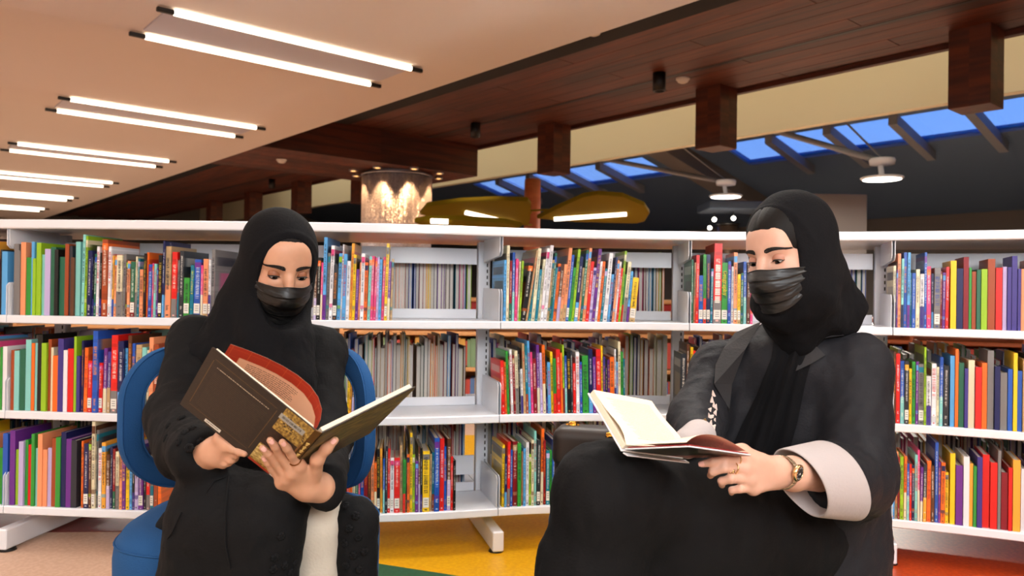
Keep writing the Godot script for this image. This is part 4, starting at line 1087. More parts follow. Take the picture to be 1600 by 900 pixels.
func nails(who: Node3D, f: Field, fingers: Array, eye_p: Vector3, m: Material) -> void:
	for c in fingers:
		var tip: Vector3 = c[-1]; var d: Vector3 = (tip - c[-2]).normalized()
		var toward := (eye_p - tip); toward = (toward - d * toward.dot(d)).normalized()
		var o := f.hit(tip - d * 0.001 + toward * 0.03, -toward, 0.06)
		var sx := d.cross(toward).normalized(); var rows := []
		for j in 6:
			var row := []
			for i in 6:
				var a := (i / 5.0 - 0.5) * 2.0; var b := j / 5.0
				var w := 0.0042 * (1.0 - 0.25 * pow(absf(b * 2 - 1), 3))
				row.append(o + sx * a * w + d * (b * 0.0105 - 0.004) + toward * (0.0009 - 0.0016 * a * a - 0.0010 * b * b))
			rows.append(row)
		bodypart("fingernail", grid(rows), m, who)
func skin_paint(p: Vector3, base: Color, hx: Transform3D) -> Color:
	# complexion: warmer cheeks, small mottling
	var q := hx.affine_inverse() * p
	var n := noise.get_noise_3d(p.x * 60, p.y * 60, p.z * 60)
	var c := base * (1.0 + 0.05 * n)
	for s in [-1.0, 1.0]:
		var d := (q - Vector3(s * 0.046, -0.018, 0.062)).length()
		c = c.lerp(Color(base.r * 1.02, base.g * 0.70, base.b * 0.72), 0.35 * exp(-d * d / 0.0004))
	c.a = 1.0
	return c
func rosette(r: float) -> ArrayMesh:
	var st := tool()
	for k in 6:
		var an := TAU * k / 6
		var c := Vector3(cos(an), sin(an), 0) * r * 0.55
		add_lathe(st, [[0.0, r * 0.28], [r * 0.25, r * 0.24], [r * 0.45, r * 0.08], [r * 0.42, 0.0]], 8, Transform3D(Basis(Vector3(1, 0, 0), PI / 2 - 0.5 * sin(an)).rotated(Vector3(0, 1, 0), 0.5 * cos(an)), c))
	add_lathe(st, [[0.0, r * 0.4], [r * 0.2, r * 0.3], [r * 0.22, 0.0]], 8, Transform3D(Basis(Vector3(1, 0, 0), PI / 2), Vector3.ZERO))
	return done(st)
func on_cloth(f: Field, u: float, v: float, lift: float) -> Vector3:
	var d := (at(u, v, 1.0) - cam.position).normalized()
	return f.hit(cam.position + d * 0.9, d, 3.0) - d * lift
func head_frame(c: Vector3, yaw: float, pitch: float, roll: float, size := 1.0) -> Transform3D:
	return Transform3D((Basis(Vector3.UP, yaw) * Basis(Vector3.RIGHT, pitch) * Basis(Vector3.BACK, roll)).scaled(Vector3.ONE * size), c)

func build_people() -> void:
	M.skin_a = mat(Color.WHITE, 0.48); M.skin_a.vertex_color_use_as_albedo = true; M.skin_a.subsurf_scatter_enabled = true; M.skin_a.subsurf_scatter_strength = 0.08
	M.brow = mat(Color(0.045, 0.025, 0.018), 0.7)
	M.mask = mat(Color(0.035, 0.035, 0.038), 0.42)
	M.black_cloth = cloth(Color(0.07, 0.07, 0.075), 0.8, 0.06)
	M.scarf = cloth(Color(0.055, 0.055, 0.065), 0.9, 0.06)
	M.hair = mat(Color(0.05, 0.035, 0.03), 0.6); M.hair.metallic_specular = 0.3
	M.nail = mat(Color(0.90, 0.70, 0.66), 0.15)
	M.cuff = cloth(Color(0.68, 0.645, 0.64), 0.75, 0.2)
	M.jeans = cloth(Color(0.72, 0.69, 0.64), 0.85, 0.1)
	M.blue = cloth(Color(0.135, 0.30, 0.49), 0.85, 0.2, 420.0, 0.5)
	M.lapel = cloth(Color(0.19, 0.185, 0.19), 0.7, 0.08)
	M.gold = mat(Color(0.85, 0.62, 0.25), 0.25, 1.0)
	blue_chair()
	first_reader()
	first_book()
	second_reader()
	second_book()
	handbag()

func blue_chair() -> void:
	var c := Vector3(-0.675, 0, -1.72)
	var t := thing("armchair", "blue upholstered chair with an open rounded hoop back", "chair", Transform3D(Basis(), c))
	# the hoop: a rounded rectangle wrapped round a cylinder, a padded band in section
	var path := []; var w := 0.345; var y0 := 0.475; var y1 := 0.795; var cr := 0.12; var Rc := 0.40
	for q in [[w - cr, y1 - cr, 0.0], [-(w - cr), y1 - cr, 1.0], [-(w - cr), y0 + cr, 2.0], [w - cr, y0 + cr, 3.0]]:
		for k in 11:
			var an: float = (q[2] + k / 10.0) * PI / 2
			path.append(Vector2(q[0] + cr * cos(an), q[1] + cr * sin(an)))
	var dense := []
	for i in path.size():
		var a: Vector2 = path[i]; var b: Vector2 = path[(i + 1) % path.size()]; var n := maxi(1, int(a.distance_to(b) / 0.03))
		for k in n: dense.append(a.lerp(b, float(k) / n))
	var wrap := func(p: Vector2) -> Vector3: var f := p.x / Rc; return Vector3(Rc * sin(f), p.y, -Rc * cos(f))
	var rows := []; var seam := PackedVector3Array(); var seam2 := PackedVector3Array()
	for i in dense.size() + 1:
		var p: Vector2 = dense[i % dense.size()]; var pn: Vector2 = dense[(i + 1) % dense.size()]; var pp: Vector2 = dense[(i - 1 + dense.size()) % dense.size()]
		var tan2 := (pn - pp).normalized(); var nor := Vector2(tan2.y, -tan2.x)
		var row := []
		for k in 20:
			var an := TAU * k / 20
			var ca := signf(cos(an)) * pow(absf(cos(an)), 0.45); var sa := signf(sin(an)) * pow(absf(sin(an)), 0.45)
			var q := p + nor * ca * 0.029
			var v: Vector3 = wrap.call(q); var rad := Vector3(v.x, 0, v.z).normalized()
			row.append(v + rad * sa * 0.017)
		rows.append(row)
		for sgn in [1.0, -1.0]:
			var v: Vector3 = wrap.call(p + nor * 0.0265 * sgn)
			if sgn > 0: seam.append(v - Vector3(v.x, 0, v.z).normalized() * 0.0160)
			else: seam2.append(v - Vector3(v.x, 0, v.z).normalized() * 0.0160)
	part("hoop_back", grid(rows, true), M.blue, t)
	var st := tool(); var rr := PackedFloat32Array(); rr.resize(seam.size()); rr.fill(0.0022)
	add_tube(st, seam, rr, 6); add_tube(st, seam2, rr, 6)
	part("piping", done(st), M.blue, t)
	# seat drum with a soft edge
	var prof := [[0.0, 0.445], [0.55, 0.445], [0.8, 0.442], [0.93, 0.430], [0.985, 0.405], [1.0, 0.37], [0.99, 0.20], [0.965, 0.05], [0.94, 0.03]]
	var srows := []
	for pr in prof:
		var row := []
		for k in 56:
			var an := TAU * k / 56; var e := 0.62
			row.append(Vector3(signf(cos(an)) * pow(absf(cos(an)), e) * 0.29 * pr[0] + 0.06, pr[1], -0.15 + signf(sin(an)) * pow(absf(sin(an)), e) * 0.25 * pr[0]))
		srows.append(row)
	part("seat", grid(srows, true), M.blue, t)
	var s2 := PackedVector3Array(); var r2 := PackedFloat32Array()
	for k in 57: s2.append(srows[4][k % 56] * Vector3(1.004, 1, 1.0)); r2.append(0.0025)
	var st2 := tool(); add_tube(st2, s2, r2, 6); part("seat_piping", done(st2), M.blue, t)
	part("plinth", lathe([[0.0, 0.0], [0.21, 0.0], [0.21, 0.035], [0.0, 0.035]], 40), M.black, t, Transform3D(Basis(), Vector3(0.06, 0, -0.15)))
	for s in [-1.0, 1.0]: part("back_strut", box(Vector3(0.05, 0.10, 0.03), 0.008), M.blue, t, Transform3D(Basis(), Vector3(0.03 + s * 0.14, 0.44, -0.380)))

func first_reader() -> void:
	var base := at(405, 450, 1.9); base.y = 0
	var who := thing("person", "woman in black abaya and headscarf with black mask, reading in the blue chair", "person", Transform3D(Basis(), base))
	var hx := head_frame(at(437, 412, 1.92), 0.56, 0.40, -0.02, 1.04)
	var hf := head_field()
	var skin := Color(0.53, 0.28, 0.175)
	var nb := at(428, 522, 1.95); var shr := at(305, 535, 1.97); var shl := at(499, 553, 1.98)
	var elr := at(292, 660, 1.80); var ell := at(508, 690, 1.83)
	var wrr := at(325, 712, 1.50); var wrl := at(500, 762, 1.47)
	# hands
	var fl := [[at(466, 727, 1.395), at(456, 710, 1.37), at(448, 700, 1.352), at(441, 691, 1.338)],
		[at(456, 738, 1.40), at(438, 711, 1.372), at(430, 698, 1.35), at(422, 688, 1.335)],
		[at(447, 747, 1.41), at(429, 721, 1.382), at(419, 709, 1.362), at(410, 700, 1.350)],
		[at(441, 754, 1.42), at(425, 733, 1.398), at(418, 723, 1.384), at(412, 715, 1.374)],
		[at(492, 742, 1.425), at(496, 718, 1.395), at(510, 701, 1.385), at(523, 688, 1.382)]]
	var hl := hand_field([at(489, 756, 1.44), at(474, 768, 1.45), wrl], fl, 0.0125)
	var fr := [[at(352, 697, 1.452), at(366, 702, 1.440), at(375, 706, 1.432), at(382, 709, 1.426)],
		[at(350, 704, 1.462), at(368, 710, 1.452), at(366, 716, 1.462), at(352, 716, 1.468)],
		[at(346, 711, 1.468), at(361, 718, 1.458), at(358, 722, 1.468), at(346, 720, 1.474)],
		[at(341, 716, 1.474), at(352, 724, 1.464), at(349, 727, 1.470), at(340, 724, 1.476)],
		[at(336, 692, 1.470), at(345, 684, 1.455), at(355, 690, 1.450), at(366, 696, 1.447)]]
	var hr := hand_field([at(332, 700, 1.478), at(330, 713, 1.482), wrr], fr, 0.0125)
	# the body under the clothes, one skin
	var bod := Field.new()
	bod.cap(at(410, 800, 2.0), at(420, 610, 2.0), 0.09, 0.08, 0.05).cap(at(420, 610, 2.0), nb, 0.07, 0.045, 0.05).cap(shr, shl, 0.03, 0.03, 0.05)
	bod.chain([shr, elr, wrr], [0.045, 0.036, 0.026]).chain([shl, ell, wrl], [0.045, 0.036, 0.026])
	bod.chain([at(365, 805, 1.98), at(345, 815, 1.55), at(330, 1130, 1.56)], [0.075, 0.055, 0.04]).chain([at(470, 815, 1.98), at(494, 818, 1.60), at(500, 1110, 1.60)], [0.06, 0.026, 0.024])
	bod.cap(nb, hx * Vector3(0, -0.10, -0.03), 0.05, 0.05)
	var all := join_nets([hf.moved(hx).nets(0.003), hl.nets(0.0026), hr.nets(0.0026), bod.nets(0.018)])
	bodypart("body", net_mesh(all, null, func(p: Vector3) -> Color: return skin_paint(p, skin, hx)), M.skin_a, who)
	nails(who, hl, fl, cam.position, M.nail)
	eye_set(who, hx, hf, 0.55, Color(0.55, 0.33, 0.21), Color(0.70, 0.48, 0.37), 0.08)
	# hair just showing under the scarf
	var hair := Field.new()
	hair.ell(Vector3(0, 0.037, -0.016), Vector3(0.078, 0.086, 0.106)).ell(Vector3(0, -0.012, 0.085), Vector3(0.060, 0.087, 0.072), Basis(), 0.006, true)
	bodypart("hair", net_mesh(hair.moved(hx).nets(0.003), func(p: Vector3, _n: Vector3) -> float: return 0.0005 * noise.get_noise_3d(p.x * 90, p.y * 20, p.z * 90)), M.hair, who)
	mask_mesh(who, hx, 1.0)
	# headscarf
	var sc := Field.new()
	sc.ell(Vector3(0, 0.034, -0.022), Vector3(0.088, 0.094, 0.115)).ell(Vector3(0, -0.03, -0.005), Vector3(0.086, 0.105, 0.096), Basis(), 0.03)
	var scw := sc.moved(hx)
	scw.cap(hx * Vector3(0, -0.085, -0.012), at(430, 535, 1.90), 0.080, 0.085, 0.05)
	scw.cap(at(395, 440, 1.97), at(340, 560, 1.92), 0.05, 0.078, 0.06)
	scw.chain([at(400, 505, 1.90), at(396, 590, 1.865), at(400, 660, 1.85)], [0.05, 0.066, 0.05], 0.05)
	scw.chain([at(450, 535, 1.885), at(452, 600, 1.855), at(450, 680, 1.84)], [0.05, 0.055, 0.05], 0.05)
	var open := Field.new()
	open.ell(Vector3(0, -0.010, 0.108), Vector3(0.071, 0.108, 0.090), Basis(), 0.008, true)
	scw.add(open.moved(hx))
	var hinv := hx.affine_inverse()
	bodypart("headscarf", net_mesh(scw.nets(0.005), func(p: Vector3, _n: Vector3) -> float:
		var q := hinv * p
		var low := smoothstep(-0.05, -0.16, q.y)
		var fold := 0.004 * folds(p, Vector3(9, 3, 9), 3.0) * (0.25 + low) + 0.006 * sin((p.x * 60.0 + p.y * 8.0 + 2.0 * noise.get_noise_3d(p.x * 5, p.y * 5, p.z * 5))) * low
		return fold + 0.0025 * exp(-pow((q.z - 0.035 - q.y * 0.25) / 0.006, 2)) * smoothstep(0.0, 0.05, q.y)), M.scarf, who)
	# abaya
	var ab := Field.new()
	ab.cap(at(408, 820, 2.0), at(415, 640, 1.99), 0.155, 0.135, 0.06).cap(at(415, 640, 1.99), at(415, 560, 1.97), 0.135, 0.115, 0.06)
	ab.chain([at(415, 560, 1.96), shr + Vector3(0.02, -0.005, 0)], [0.10, 0.066], 0.05).chain([at(415, 560, 1.96), shl], [0.10, 0.066], 0.05)
	ab.chain([shr, elr, at(311, 709, 1.52)], [0.066, 0.078, 0.056], 0.035)
	ab.cap(at(270, 640, 1.78), at(285, 712, 1.64), 0.05, 0.05, 0.04)
	ab.chain([shl, ell, at(509, 764, 1.495)], [0.058, 0.056, 0.039], 0.035)
	ab.chain([at(360, 805, 1.98), at(345, 812, 1.56)], [0.11, 0.092], 0.05).cap(at(345, 812, 1.56), at(300, 1150, 1.60), 0.092, 0.15, 0.05)
	ab.chain([at(420, 805, 1.9), at(410, 815, 1.52), at(390, 1150, 1.52)], [0.11, 0.074, 0.088], 0.05)
	ab.cap(at(280, 840, 1.75), at(262, 1150, 1.70), 0.06, 0.09, 0.06)
	ab.chain([at(470, 805, 1.95), at(556, 812, 1.60), at(562, 1150, 1.58)], [0.08, 0.042, 0.044], 0.025)
	ab.cap(at(328, 702, 1.48), at(345, 704, 1.40), 0.034, 0.034, 0.01, true)
	bodypart("abaya", net_mesh(ab.nets(0.0095), func(p: Vector3, _n: Vector3) -> float: return 0.006 * folds(p, Vector3(6, 3.2, 6), 8.0) + 0.0035 * folds(p, Vector3(13, 9, 13), 21.0)), M.black_cloth, who)
	# pale trouser leg
	var tr := Field.new()
	tr.chain([at(475, 815, 1.90), at(494, 818, 1.60), at(500, 1115, 1.60)], [0.070, 0.060, 0.055], 0.03)
	bodypart("trousers", net_mesh(tr.nets(0.009), func(p: Vector3, _n: Vector3) -> float: return 0.003 * folds(p, Vector3(10, 5, 10), 40.0)), M.jeans, who)
	# stitched black rosettes on sleeve and hem
	var rs := rosette(0.0095)
	for p in [[262, 665], [283, 652], [300, 668], [318, 655], [278, 690], [296, 700], [312, 690], [258, 685], [330, 668], [288, 675], [440, 838], [452, 862], [430, 872], [446, 884], [462, 880], [470, 858], [428, 890], [455, 895], [540, 790], [556, 806], [545, 826], [560, 840], [538, 850], [552, 868], [570, 862], [540, 885], [562, 890]]:
		var q := on_cloth(ab, p[0], p[1], 0.004); var n := ab.grad(q)
		var x := Vector3.UP.cross(n).normalized()
		part("rosette", rs, M.black_cloth, who, Transform3D(Basis(x, n.cross(x), n).rotated(n, p[0] * 0.7), q - who.position))
	# seams over the lap
	for sm in [[[322, 770], [335, 752], [360, 742], [400, 738], [430, 740]], [[283, 800], [270, 830], [258, 848], [262, 880], [272, 899]], [[357, 742], [352, 800], [352, 850], [362, 899]]]:
		var pts := PackedVector3Array(); var rad := PackedFloat32Array()
		for i in sm.size() - 1:
			for k in 5:
				pts.append(on_cloth(ab, lerpf(sm[i][0], sm[i + 1][0], k / 5.0), lerpf(sm[i][1], sm[i + 1][1], k / 5.0), 0.003)); rad.append(0.0016)
		var st := tool(); add_tube(st, pts, rad, 6); bodypart("seam", done(st), M.black_cloth, who)
	# shoes
	for u in [[330, 1.50], [503, 1.55]]:
		var p := at(u[0], 450, u[1]); p.y = 0.035
		var sf := Field.new(); sf.cap(p + Vector3(0, 0, -0.06), p + Vector3(0.01, -0.005, 0.12), 0.033, 0.028)
		bodypart("shoe", net_mesh(sf.nets(0.008)), M.black, who)
	ring(who, fl[0][0].lerp(fl[0][1], 0.45), (fl[0][1] - fl[0][0]).normalized(), 0.0106, M.gold_dark)
func ring(who: Node3D, c: Vector3, ax: Vector3, r: float, m: Material) -> void:
	var x := ax.cross(Vector3.UP).normalized(); var y := ax.cross(x); var pts := PackedVector3Array(); var rad := PackedFloat32Array()
	for k in 25: pts.append(c + (x * cos(TAU * k / 24) + y * sin(TAU * k / 24)) * r); rad.append(0.0012)
	var st := tool(); add_tube(st, pts, rad, 6, false); bodypart("ring", done(st), m, who)


func board(e1: Vector3, e2: Vector3, o: Vector3, w: float, h: float, z0: float, z1: float) -> ArrayMesh:
	# a flat slab with one corner at o, edges along e1 and e2, thickness along their normal
	var n := e1.cross(e2).normalized()
	var st := tool(); add_box(st, Vector3(w, h, z1 - z0), Transform3D(Basis(e1, e2, n), o + e1 * w / 2 + e2 * h / 2 + n * (z0 + z1) / 2), minf(0.0008, (z1 - z0) * 0.3)); return done(st)
func printed(o: Vector3, ew: Vector3, eh: Vector3) -> ArrayMesh:       # a flat printed sheet, uv 0..1
	return grid([[o, o + ew], [o + eh, o + ew + eh]])
func strokes(im: Image, x0: int, y0: int, x1: int, y1: int, gap: int, hgt: int, c: Color, r: RandomNumberGenerator, ragged := 0.1) -> void:
	# lines of small unreadable type
	var y := y0
	while y < y1:
		var x := x0; var end := x1 - int((x1 - x0) * ragged * r.randf())
		while x < end:
			var w := r.randi_range(3, 11); im.fill_rect(Rect2i(x, y, mini(w, end - x), hgt), c); x += w + r.randi_range(1, 3)
		y += gap
func img_mat(im: Image, rough := 0.5) -> StandardMaterial3D:
	im.generate_mipmaps()
	var m := mat(Color.WHITE, rough); m.albedo_texture = ImageTexture.create_from_image(im); return m
func painterly(im: Image, rect: Rect2i, c0: Color, c1: Color, seed_: int, sx: float, sy: float) -> void:
	var n := FastNoiseLite.new(); n.seed = seed_; n.frequency = 0.03; n.fractal_octaves = 4
	for y in range(rect.position.y, rect.end.y):
		for x in range(rect.position.x, rect.end.x): im.set_pixel(x, y, c0.lerp(c1, clampf(0.5 + 0.9 * n.get_noise_2d(x * sx, y * sy), 0, 1)))

func first_book() -> void:
	var TL := at(332, 542, 1.28); var TR := at(493, 671, 1.30); var BL := at(276, 625, 1.42)
	var e1 := (TL - TR).normalized(); var e2 := ((BL - TL) - e1 * (BL - TL).dot(e1)).normalized()      # e1 away from the spine, e2 down the spine
	var n := e1.cross(e2)                       # may point either way: make it point to the reader
	if n.dot(cam.position - TR) > 0: n = -n
	var W := 0.219; var H := 0.215
	var t := thing("open_book", "open picture book with dark brown printed cover held up by the first woman", "book", Transform3D(Basis(), TR))
	var xf := Transform3D(Basis(), -TR)
	var r := RandomNumberGenerator.new(); r.seed = 9
	# back cover print
	var im := Image.create(512, 512, false, Image.FORMAT_RGB8); im.fill(Color(0.155, 0.115, 0.08))
	painterly(im, Rect2i(0, 0, 372, 512), Color(0.125, 0.09, 0.062), Color(0.155, 0.115, 0.08), 5, 1.0, 1.0)
	var gold := Color(0.36, 0.27, 0.12)
	for q in [[34, 46, 310, 3], [34, 452, 310, 3]]: im.fill_rect(Rect2i(q[0], q[1], q[2], q[3]), gold)
	for q in [[30, 60, 3, 380], [346, 60, 3, 380]]: im.fill_rect(Rect2i(q[0], q[1], q[2], q[3]), gold)
	for q in [[40, 56, 298, 1], [40, 444, 298, 1]]: im.fill_rect(Rect2i(q[0], q[1], q[2], q[3]), gold.darkened(0.3))
	strokes(im, 58, 88, 330, 92, 12, 5, Color(0.72, 0.68, 0.6), r, 0.05)
	strokes(im, 58, 128, 330, 420, 13, 3, Color(0.24, 0.18, 0.12), r, 0.1)
	painterly(im, Rect2i(372, 0, 140, 512), Color(0.40, 0.29, 0.10), Color(0.74, 0.62, 0.30), 8, 2.0, 1.2)
	painterly(im, Rect2i(372, 185, 140, 150), Color(0.12, 0.07, 0.03), Color(0.24, 0.14, 0.06), 9, 1.0, 1.0)
	for k in 70: im.fill_rect(Rect2i(376 + r.randi() % 128, 40 + r.randi() % 105, r.randi_range(2, 12), r.randi_range(2, 14)), Color(0.25, 0.17, 0.06) if r.randf() > 0.4 else Color(0.85, 0.72, 0.35))
	painterly(im, Rect2i(372, 345, 140, 130), Color(0.55, 0.43, 0.2), Color(0.88, 0.80, 0.52), 12, 1.0, 1.6)
	im.fill_rect(Rect2i(372, 494, 140, 18), Color(0.62, 0.16, 0.05)); im.fill_rect(Rect2i(504, 150, 8, 344), Color(0.45, 0.30, 0.12))
	var cov := part("back_cover", board(-e1, e2, TR + e1 * W, W, H, -0.0015, 0.0015), M.brown_board, t, xf)
	part("cover_print", printed(TR + e1 * W - n * 0.0021, -e1 * W, e2 * H), img_mat(im, 0.62), cov)
	# stickers
	var bar := Image.create(128, 32, false, Image.FORMAT_RGB8); bar.fill(Color(0.62, 0.62, 0.60))
	var x := 14
	while x < 112:
		var w := r.randi_range(1, 3); bar.fill_rect(Rect2i(x, 9, w, 13), Color(0.08, 0.08, 0.08)); x += w + r.randi_range(1, 3)
	var bm := img_mat(bar, 0.4)
	part("barcode_sticker", printed(TR + e1 * 0.062 + e2 * 0.021 - n * 0.0026, -e1 * 0.052, e2 * 0.017), bm, cov)
	var bar2: Image = bar.duplicate(); bar2.fill(Color(0.85, 0.84, 0.80)); strokes(bar2, 14, 11, 112, 20, 20, 9, Color(0.3, 0.3, 0.3), r)
	part("name_sticker", printed(TR + e1 * 0.165 + e2 * 0.196 - n * 0.0026, -e1 * 0.036, e2 * 0.011), img_mat(bar2, 0.4), cov)
	part("spine_sticker", printed(TR + e1 * 0.010 + e2 * 0.196 - n * 0.0027, -e1 * 0.014, e2 * 0.017), img_mat(bar2, 0.4), cov)
	# spine and front cover
	var far := at(643, 608, 1.462); var s0 := TR - e1 * 0.012 + n * 0.003
	var f1 := (far - s0); f1 = (f1 - e2 * f1.dot(e2)).normalized()
	var sp := part("spine", board((s0 - TR).normalized(), e2, TR, (s0 - TR).length(), H, -0.0015, 0.0015), M.spine_gold, t, xf)
	var stp := tool(); var sn := (s0 - TR).normalized().cross(e2); if sn.dot(cam.position - TR) < 0: sn = -sn
	for k in 22:
		if k == 8 or k == 15: continue
		add_box(stp, Vector3(0.006 - 0.002 * (k % 3), 0.0035, 0.0008), Transform3D(Basis((s0 - TR).normalized(), e2, (s0 - TR).normalized().cross(e2)), (TR + s0) / 2 + e2 * (0.05 + 0.0052 * k) + sn * 0.0020))
	part("spine_lettering", done(stp), mat(Color(0.80, 0.68, 0.40), 0.5), sp)
	var fim := Image.create(256, 256, false, Image.FORMAT_RGB8)
	painterly(fim, Rect2i(0, 0, 256, 256), Color(0.16, 0.14, 0.05), Color(0.52, 0.44, 0.20), 21, 0.6, 3.0)
	painterly(fim, Rect2i(0, 150, 256, 106), Color(0.12, 0.07, 0.04), Color(0.34, 0.22, 0.10), 22, 0.6, 2.0)
	var fc := part("front_cover", board(f1, e2, s0, W, H, -0.0015, 0.0015), M.brown_board, t, xf)
	var fn := f1.cross(e2); if fn.dot(cam.position - s0) < 0: fn = -fn
	part("cover_print", printed(s0 + fn * 0.0021, f1 * W, e2 * H), img_mat(fim, 0.5), fc)
	# page blocks inside both covers
	part("pages", board(f1, e2, s0 - fn * 0.0062 + e2 * 0.003 + f1 * 0.004, W - 0.010, H - 0.006, -0.004, 0.004), M.page_edge, t, xf)
	part("pages", board(-e1, e2, TR + e1 * (W - 0.006) + n * 0.004 + e2 * 0.003, W - 0.012, H - 0.006, -0.002, 0.002), M.page_edge, t, xf)
	# the lifted page with its red border
	var pim := Image.create(512, 512, false, Image.FORMAT_RGB8); pim.fill(Color(0.66, 0.17, 0.07))
	for k in 9: pim.fill_rect(Rect2i(k * 60 + 10, 0, 3, 512), Color(0.74, 0.30, 0.13)); pim.fill_rect(Rect2i(0, k * 60 + 24, 512, 3), Color(0.74, 0.30, 0.13))
	pim.fill_rect(Rect2i(46, 78, 420, 372), Color(0.90, 0.68, 0.52)); pim.fill_rect(Rect2i(50, 82, 412, 364), Color(0.93, 0.74, 0.60))
	strokes(pim, 78, 104, 270, 210, 15, 5, Color(0.42, 0.30, 0.26), r, 0.3); strokes(pim, 250, 240, 440, 420, 15, 5, Color(0.42, 0.30, 0.26), r, 0.3)
	var prof := [[0.0, 0.004], [0.004, 0.020], [0.014, 0.038], [0.032, 0.052], [0.056, 0.060], [0.085, 0.0605], [0.115, 0.056], [0.145, 0.048], [0.175, 0.037], [0.203, 0.025]]
	var rows := []
	for j in 2:
		var row := []
		for q in prof.size(): row.append(TR + e1 * prof[prof.size() - 1 - q][0] + n * (prof[prof.size() - 1 - q][1] + 0.003) + e2 * (0.004 + 0.2 * j))
		rows.append(row)
	var back := rows.duplicate(true)
	for j in 2:
		for q in prof.size(): back[j][q] += n * 0.0006
	part("lifted_page", grid(rows), img_mat(pim, 0.6), t, xf)
	part("lifted_page", grid(back), M.page_edge, t, xf)

func second_reader() -> void:
	var base := at(1270, 450, 1.8); base.y = 0
	var who := thing("person", "woman in black abaya with pale cuffs, wristwatch and black mask, reading", "person", Transform3D(Basis(), base))
	var hx := head_frame(at(1229, 399, 1.68), -0.95, 0.20, 0.07, 0.96)
	var hf := head_field()
	var skin := Color(0.58, 0.335, 0.245)
	var shl := at(1338, 572, 1.74); var shr := at(1122, 575, 1.88); var nb := at(1248, 515, 1.80)
	var elb := at(1335, 745, 1.66); var wl := at(1238, 740, 1.45)
	var elr := at(1090, 660, 1.76); var wr := at(1088, 690, 1.58)
	var fl := [[at(1160, 716, 1.378), at(1133, 719, 1.350), at(1113, 722, 1.352), at(1097, 725, 1.358)],
		[at(1163, 732, 1.375), at(1132, 731, 1.345), at(1114, 737, 1.352), at(1110, 743, 1.368)],
		[at(1169, 749, 1.38), at(1142, 748, 1.350), at(1128, 752, 1.358), at(1128, 758, 1.374)],
		[at(1177, 763, 1.39), at(1156, 764, 1.366), at(1144, 766, 1.370), at(1143, 770, 1.384)],
		[at(1185, 718, 1.41), at(1160, 704, 1.40), at(1128, 702, 1.385), at(1102, 706, 1.378)]]
	var hl := hand_field([at(1216, 724, 1.42), at(1214, 752, 1.43), wl], fl, 0.0125)
	hl.cap(wl, at(1300, 745, 1.58), 0.028, 0.034, 0.02)
	var bod := Field.new()
	bod.cap(at(1270, 830, 1.86), at(1240, 620, 1.86), 0.09, 0.08, 0.05).cap(at(1240, 620, 1.86), nb, 0.07, 0.04, 0.05).cap(shr, shl, 0.03, 0.03, 0.05)
	bod.chain([shl, elb, at(1290, 744, 1.56)], [0.035, 0.034, 0.030]).chain([shr, elr, wr], [0.045, 0.034, 0.026])
	bod.chain([at(1270, 840, 1.85), at(955, 770, 1.48), at(905, 1150, 1.5)], [0.09, 0.055, 0.04]).chain([at(1270, 840, 1.85), at(1040, 850, 1.62), at(1010, 1100, 1.66)], [0.09, 0.055, 0.04])
	bod.cap(nb, hx * Vector3(0, -0.10, -0.03), 0.05, 0.05)
	var all := join_nets([hf.moved(hx).nets(0.003), hl.nets(0.0026), bod.nets(0.018)])
	bodypart("body", net_mesh(all, null, func(p: Vector3) -> Color: return skin_paint(p, skin, hx)), M.skin_a, who)
	nails(who, hl, [fl[0]], cam.position, M.nail)
	eye_set(who, hx, hf, 0.72, Color(0.66, 0.46, 0.38), Color(0.76, 0.56, 0.47), 0.06)
	# dark hair parted and drawn back under the scarf
	var hair := Field.new()
	hair.ell(Vector3(0, 0.040, -0.017), Vector3(0.080, 0.094, 0.107)).ell(Vector3(0, -0.018, 0.085), Vector3(0.064, 0.086, 0.073), Basis(), 0.006, true)
	var hinv := hx.affine_inverse()
	bodypart("hair", net_mesh(hair.moved(hx).nets(0.003), func(p: Vector3, _n: Vector3) -> float:
		var q := hinv * p
		return 0.0006 * noise.get_noise_3d(q.x * 170, q.y * 30, q.z * 30) - 0.002 * exp(-pow((q.x + 0.01) / 0.003, 2)) * smoothstep(0.075, 0.1, q.y)), M.hair, who)
	mask_mesh(who, hx, 5.0)
	# headscarf, set back on the hair, wound under the chin, one end falling in front
	var sc := Field.new()
	sc.ell(Vector3(0, 0.040, -0.035), Vector3(0.093, 0.106, 0.112)).ell(Vector3(0, -0.03, -0.020), Vector3(0.092, 0.105, 0.096), Basis(), 0.03)
	var scw := sc.moved(hx)
	scw.cap(hx * Vector3(0, -0.09, -0.01), at(1250, 490, 1.77), 0.082, 0.082, 0.04)
	scw.cap(at(1280, 430, 1.74), at(1310, 482, 1.78), 0.06, 0.055, 0.05)
	scw.cap(at(1205, 482, 1.69), at(1310, 490, 1.76), 0.040, 0.05, 0.03)
	scw.chain([at(1262, 508, 1.71), at(1240, 545, 1.74)], [0.04, 0.03], 0.03)
	var open := Field.new()
	open.ell(Vector3(0, 0.010, 0.100), Vector3(0.078, 0.108, 0.088), Basis(), 0.008, true)
	scw.add(open.moved(hx))
	bodypart("headscarf", net_mesh(scw.nets(0.005), func(p: Vector3, _n: Vector3) -> float:
		var q := hinv * p
		var low := smoothstep(-0.05, -0.13, q.y)
		return 0.0035 * folds(p, Vector3(8, 5, 8), 13.0) * (0.4 + low) + 0.004 * sin(p.x * 45.0 + p.y * 55.0 + 3.0 * noise.get_noise_3d(p.x * 5, p.y * 5, p.z * 5)) * low + 0.0025 * exp(-pow((q.z - 0.012 - q.y * 0.25) / 0.006, 2)) * smoothstep(0.0, 0.05, q.y)), M.scarf, who)
	# abaya: coat body, sleeves and the side panel falling to the floor
	var ab := Field.new()
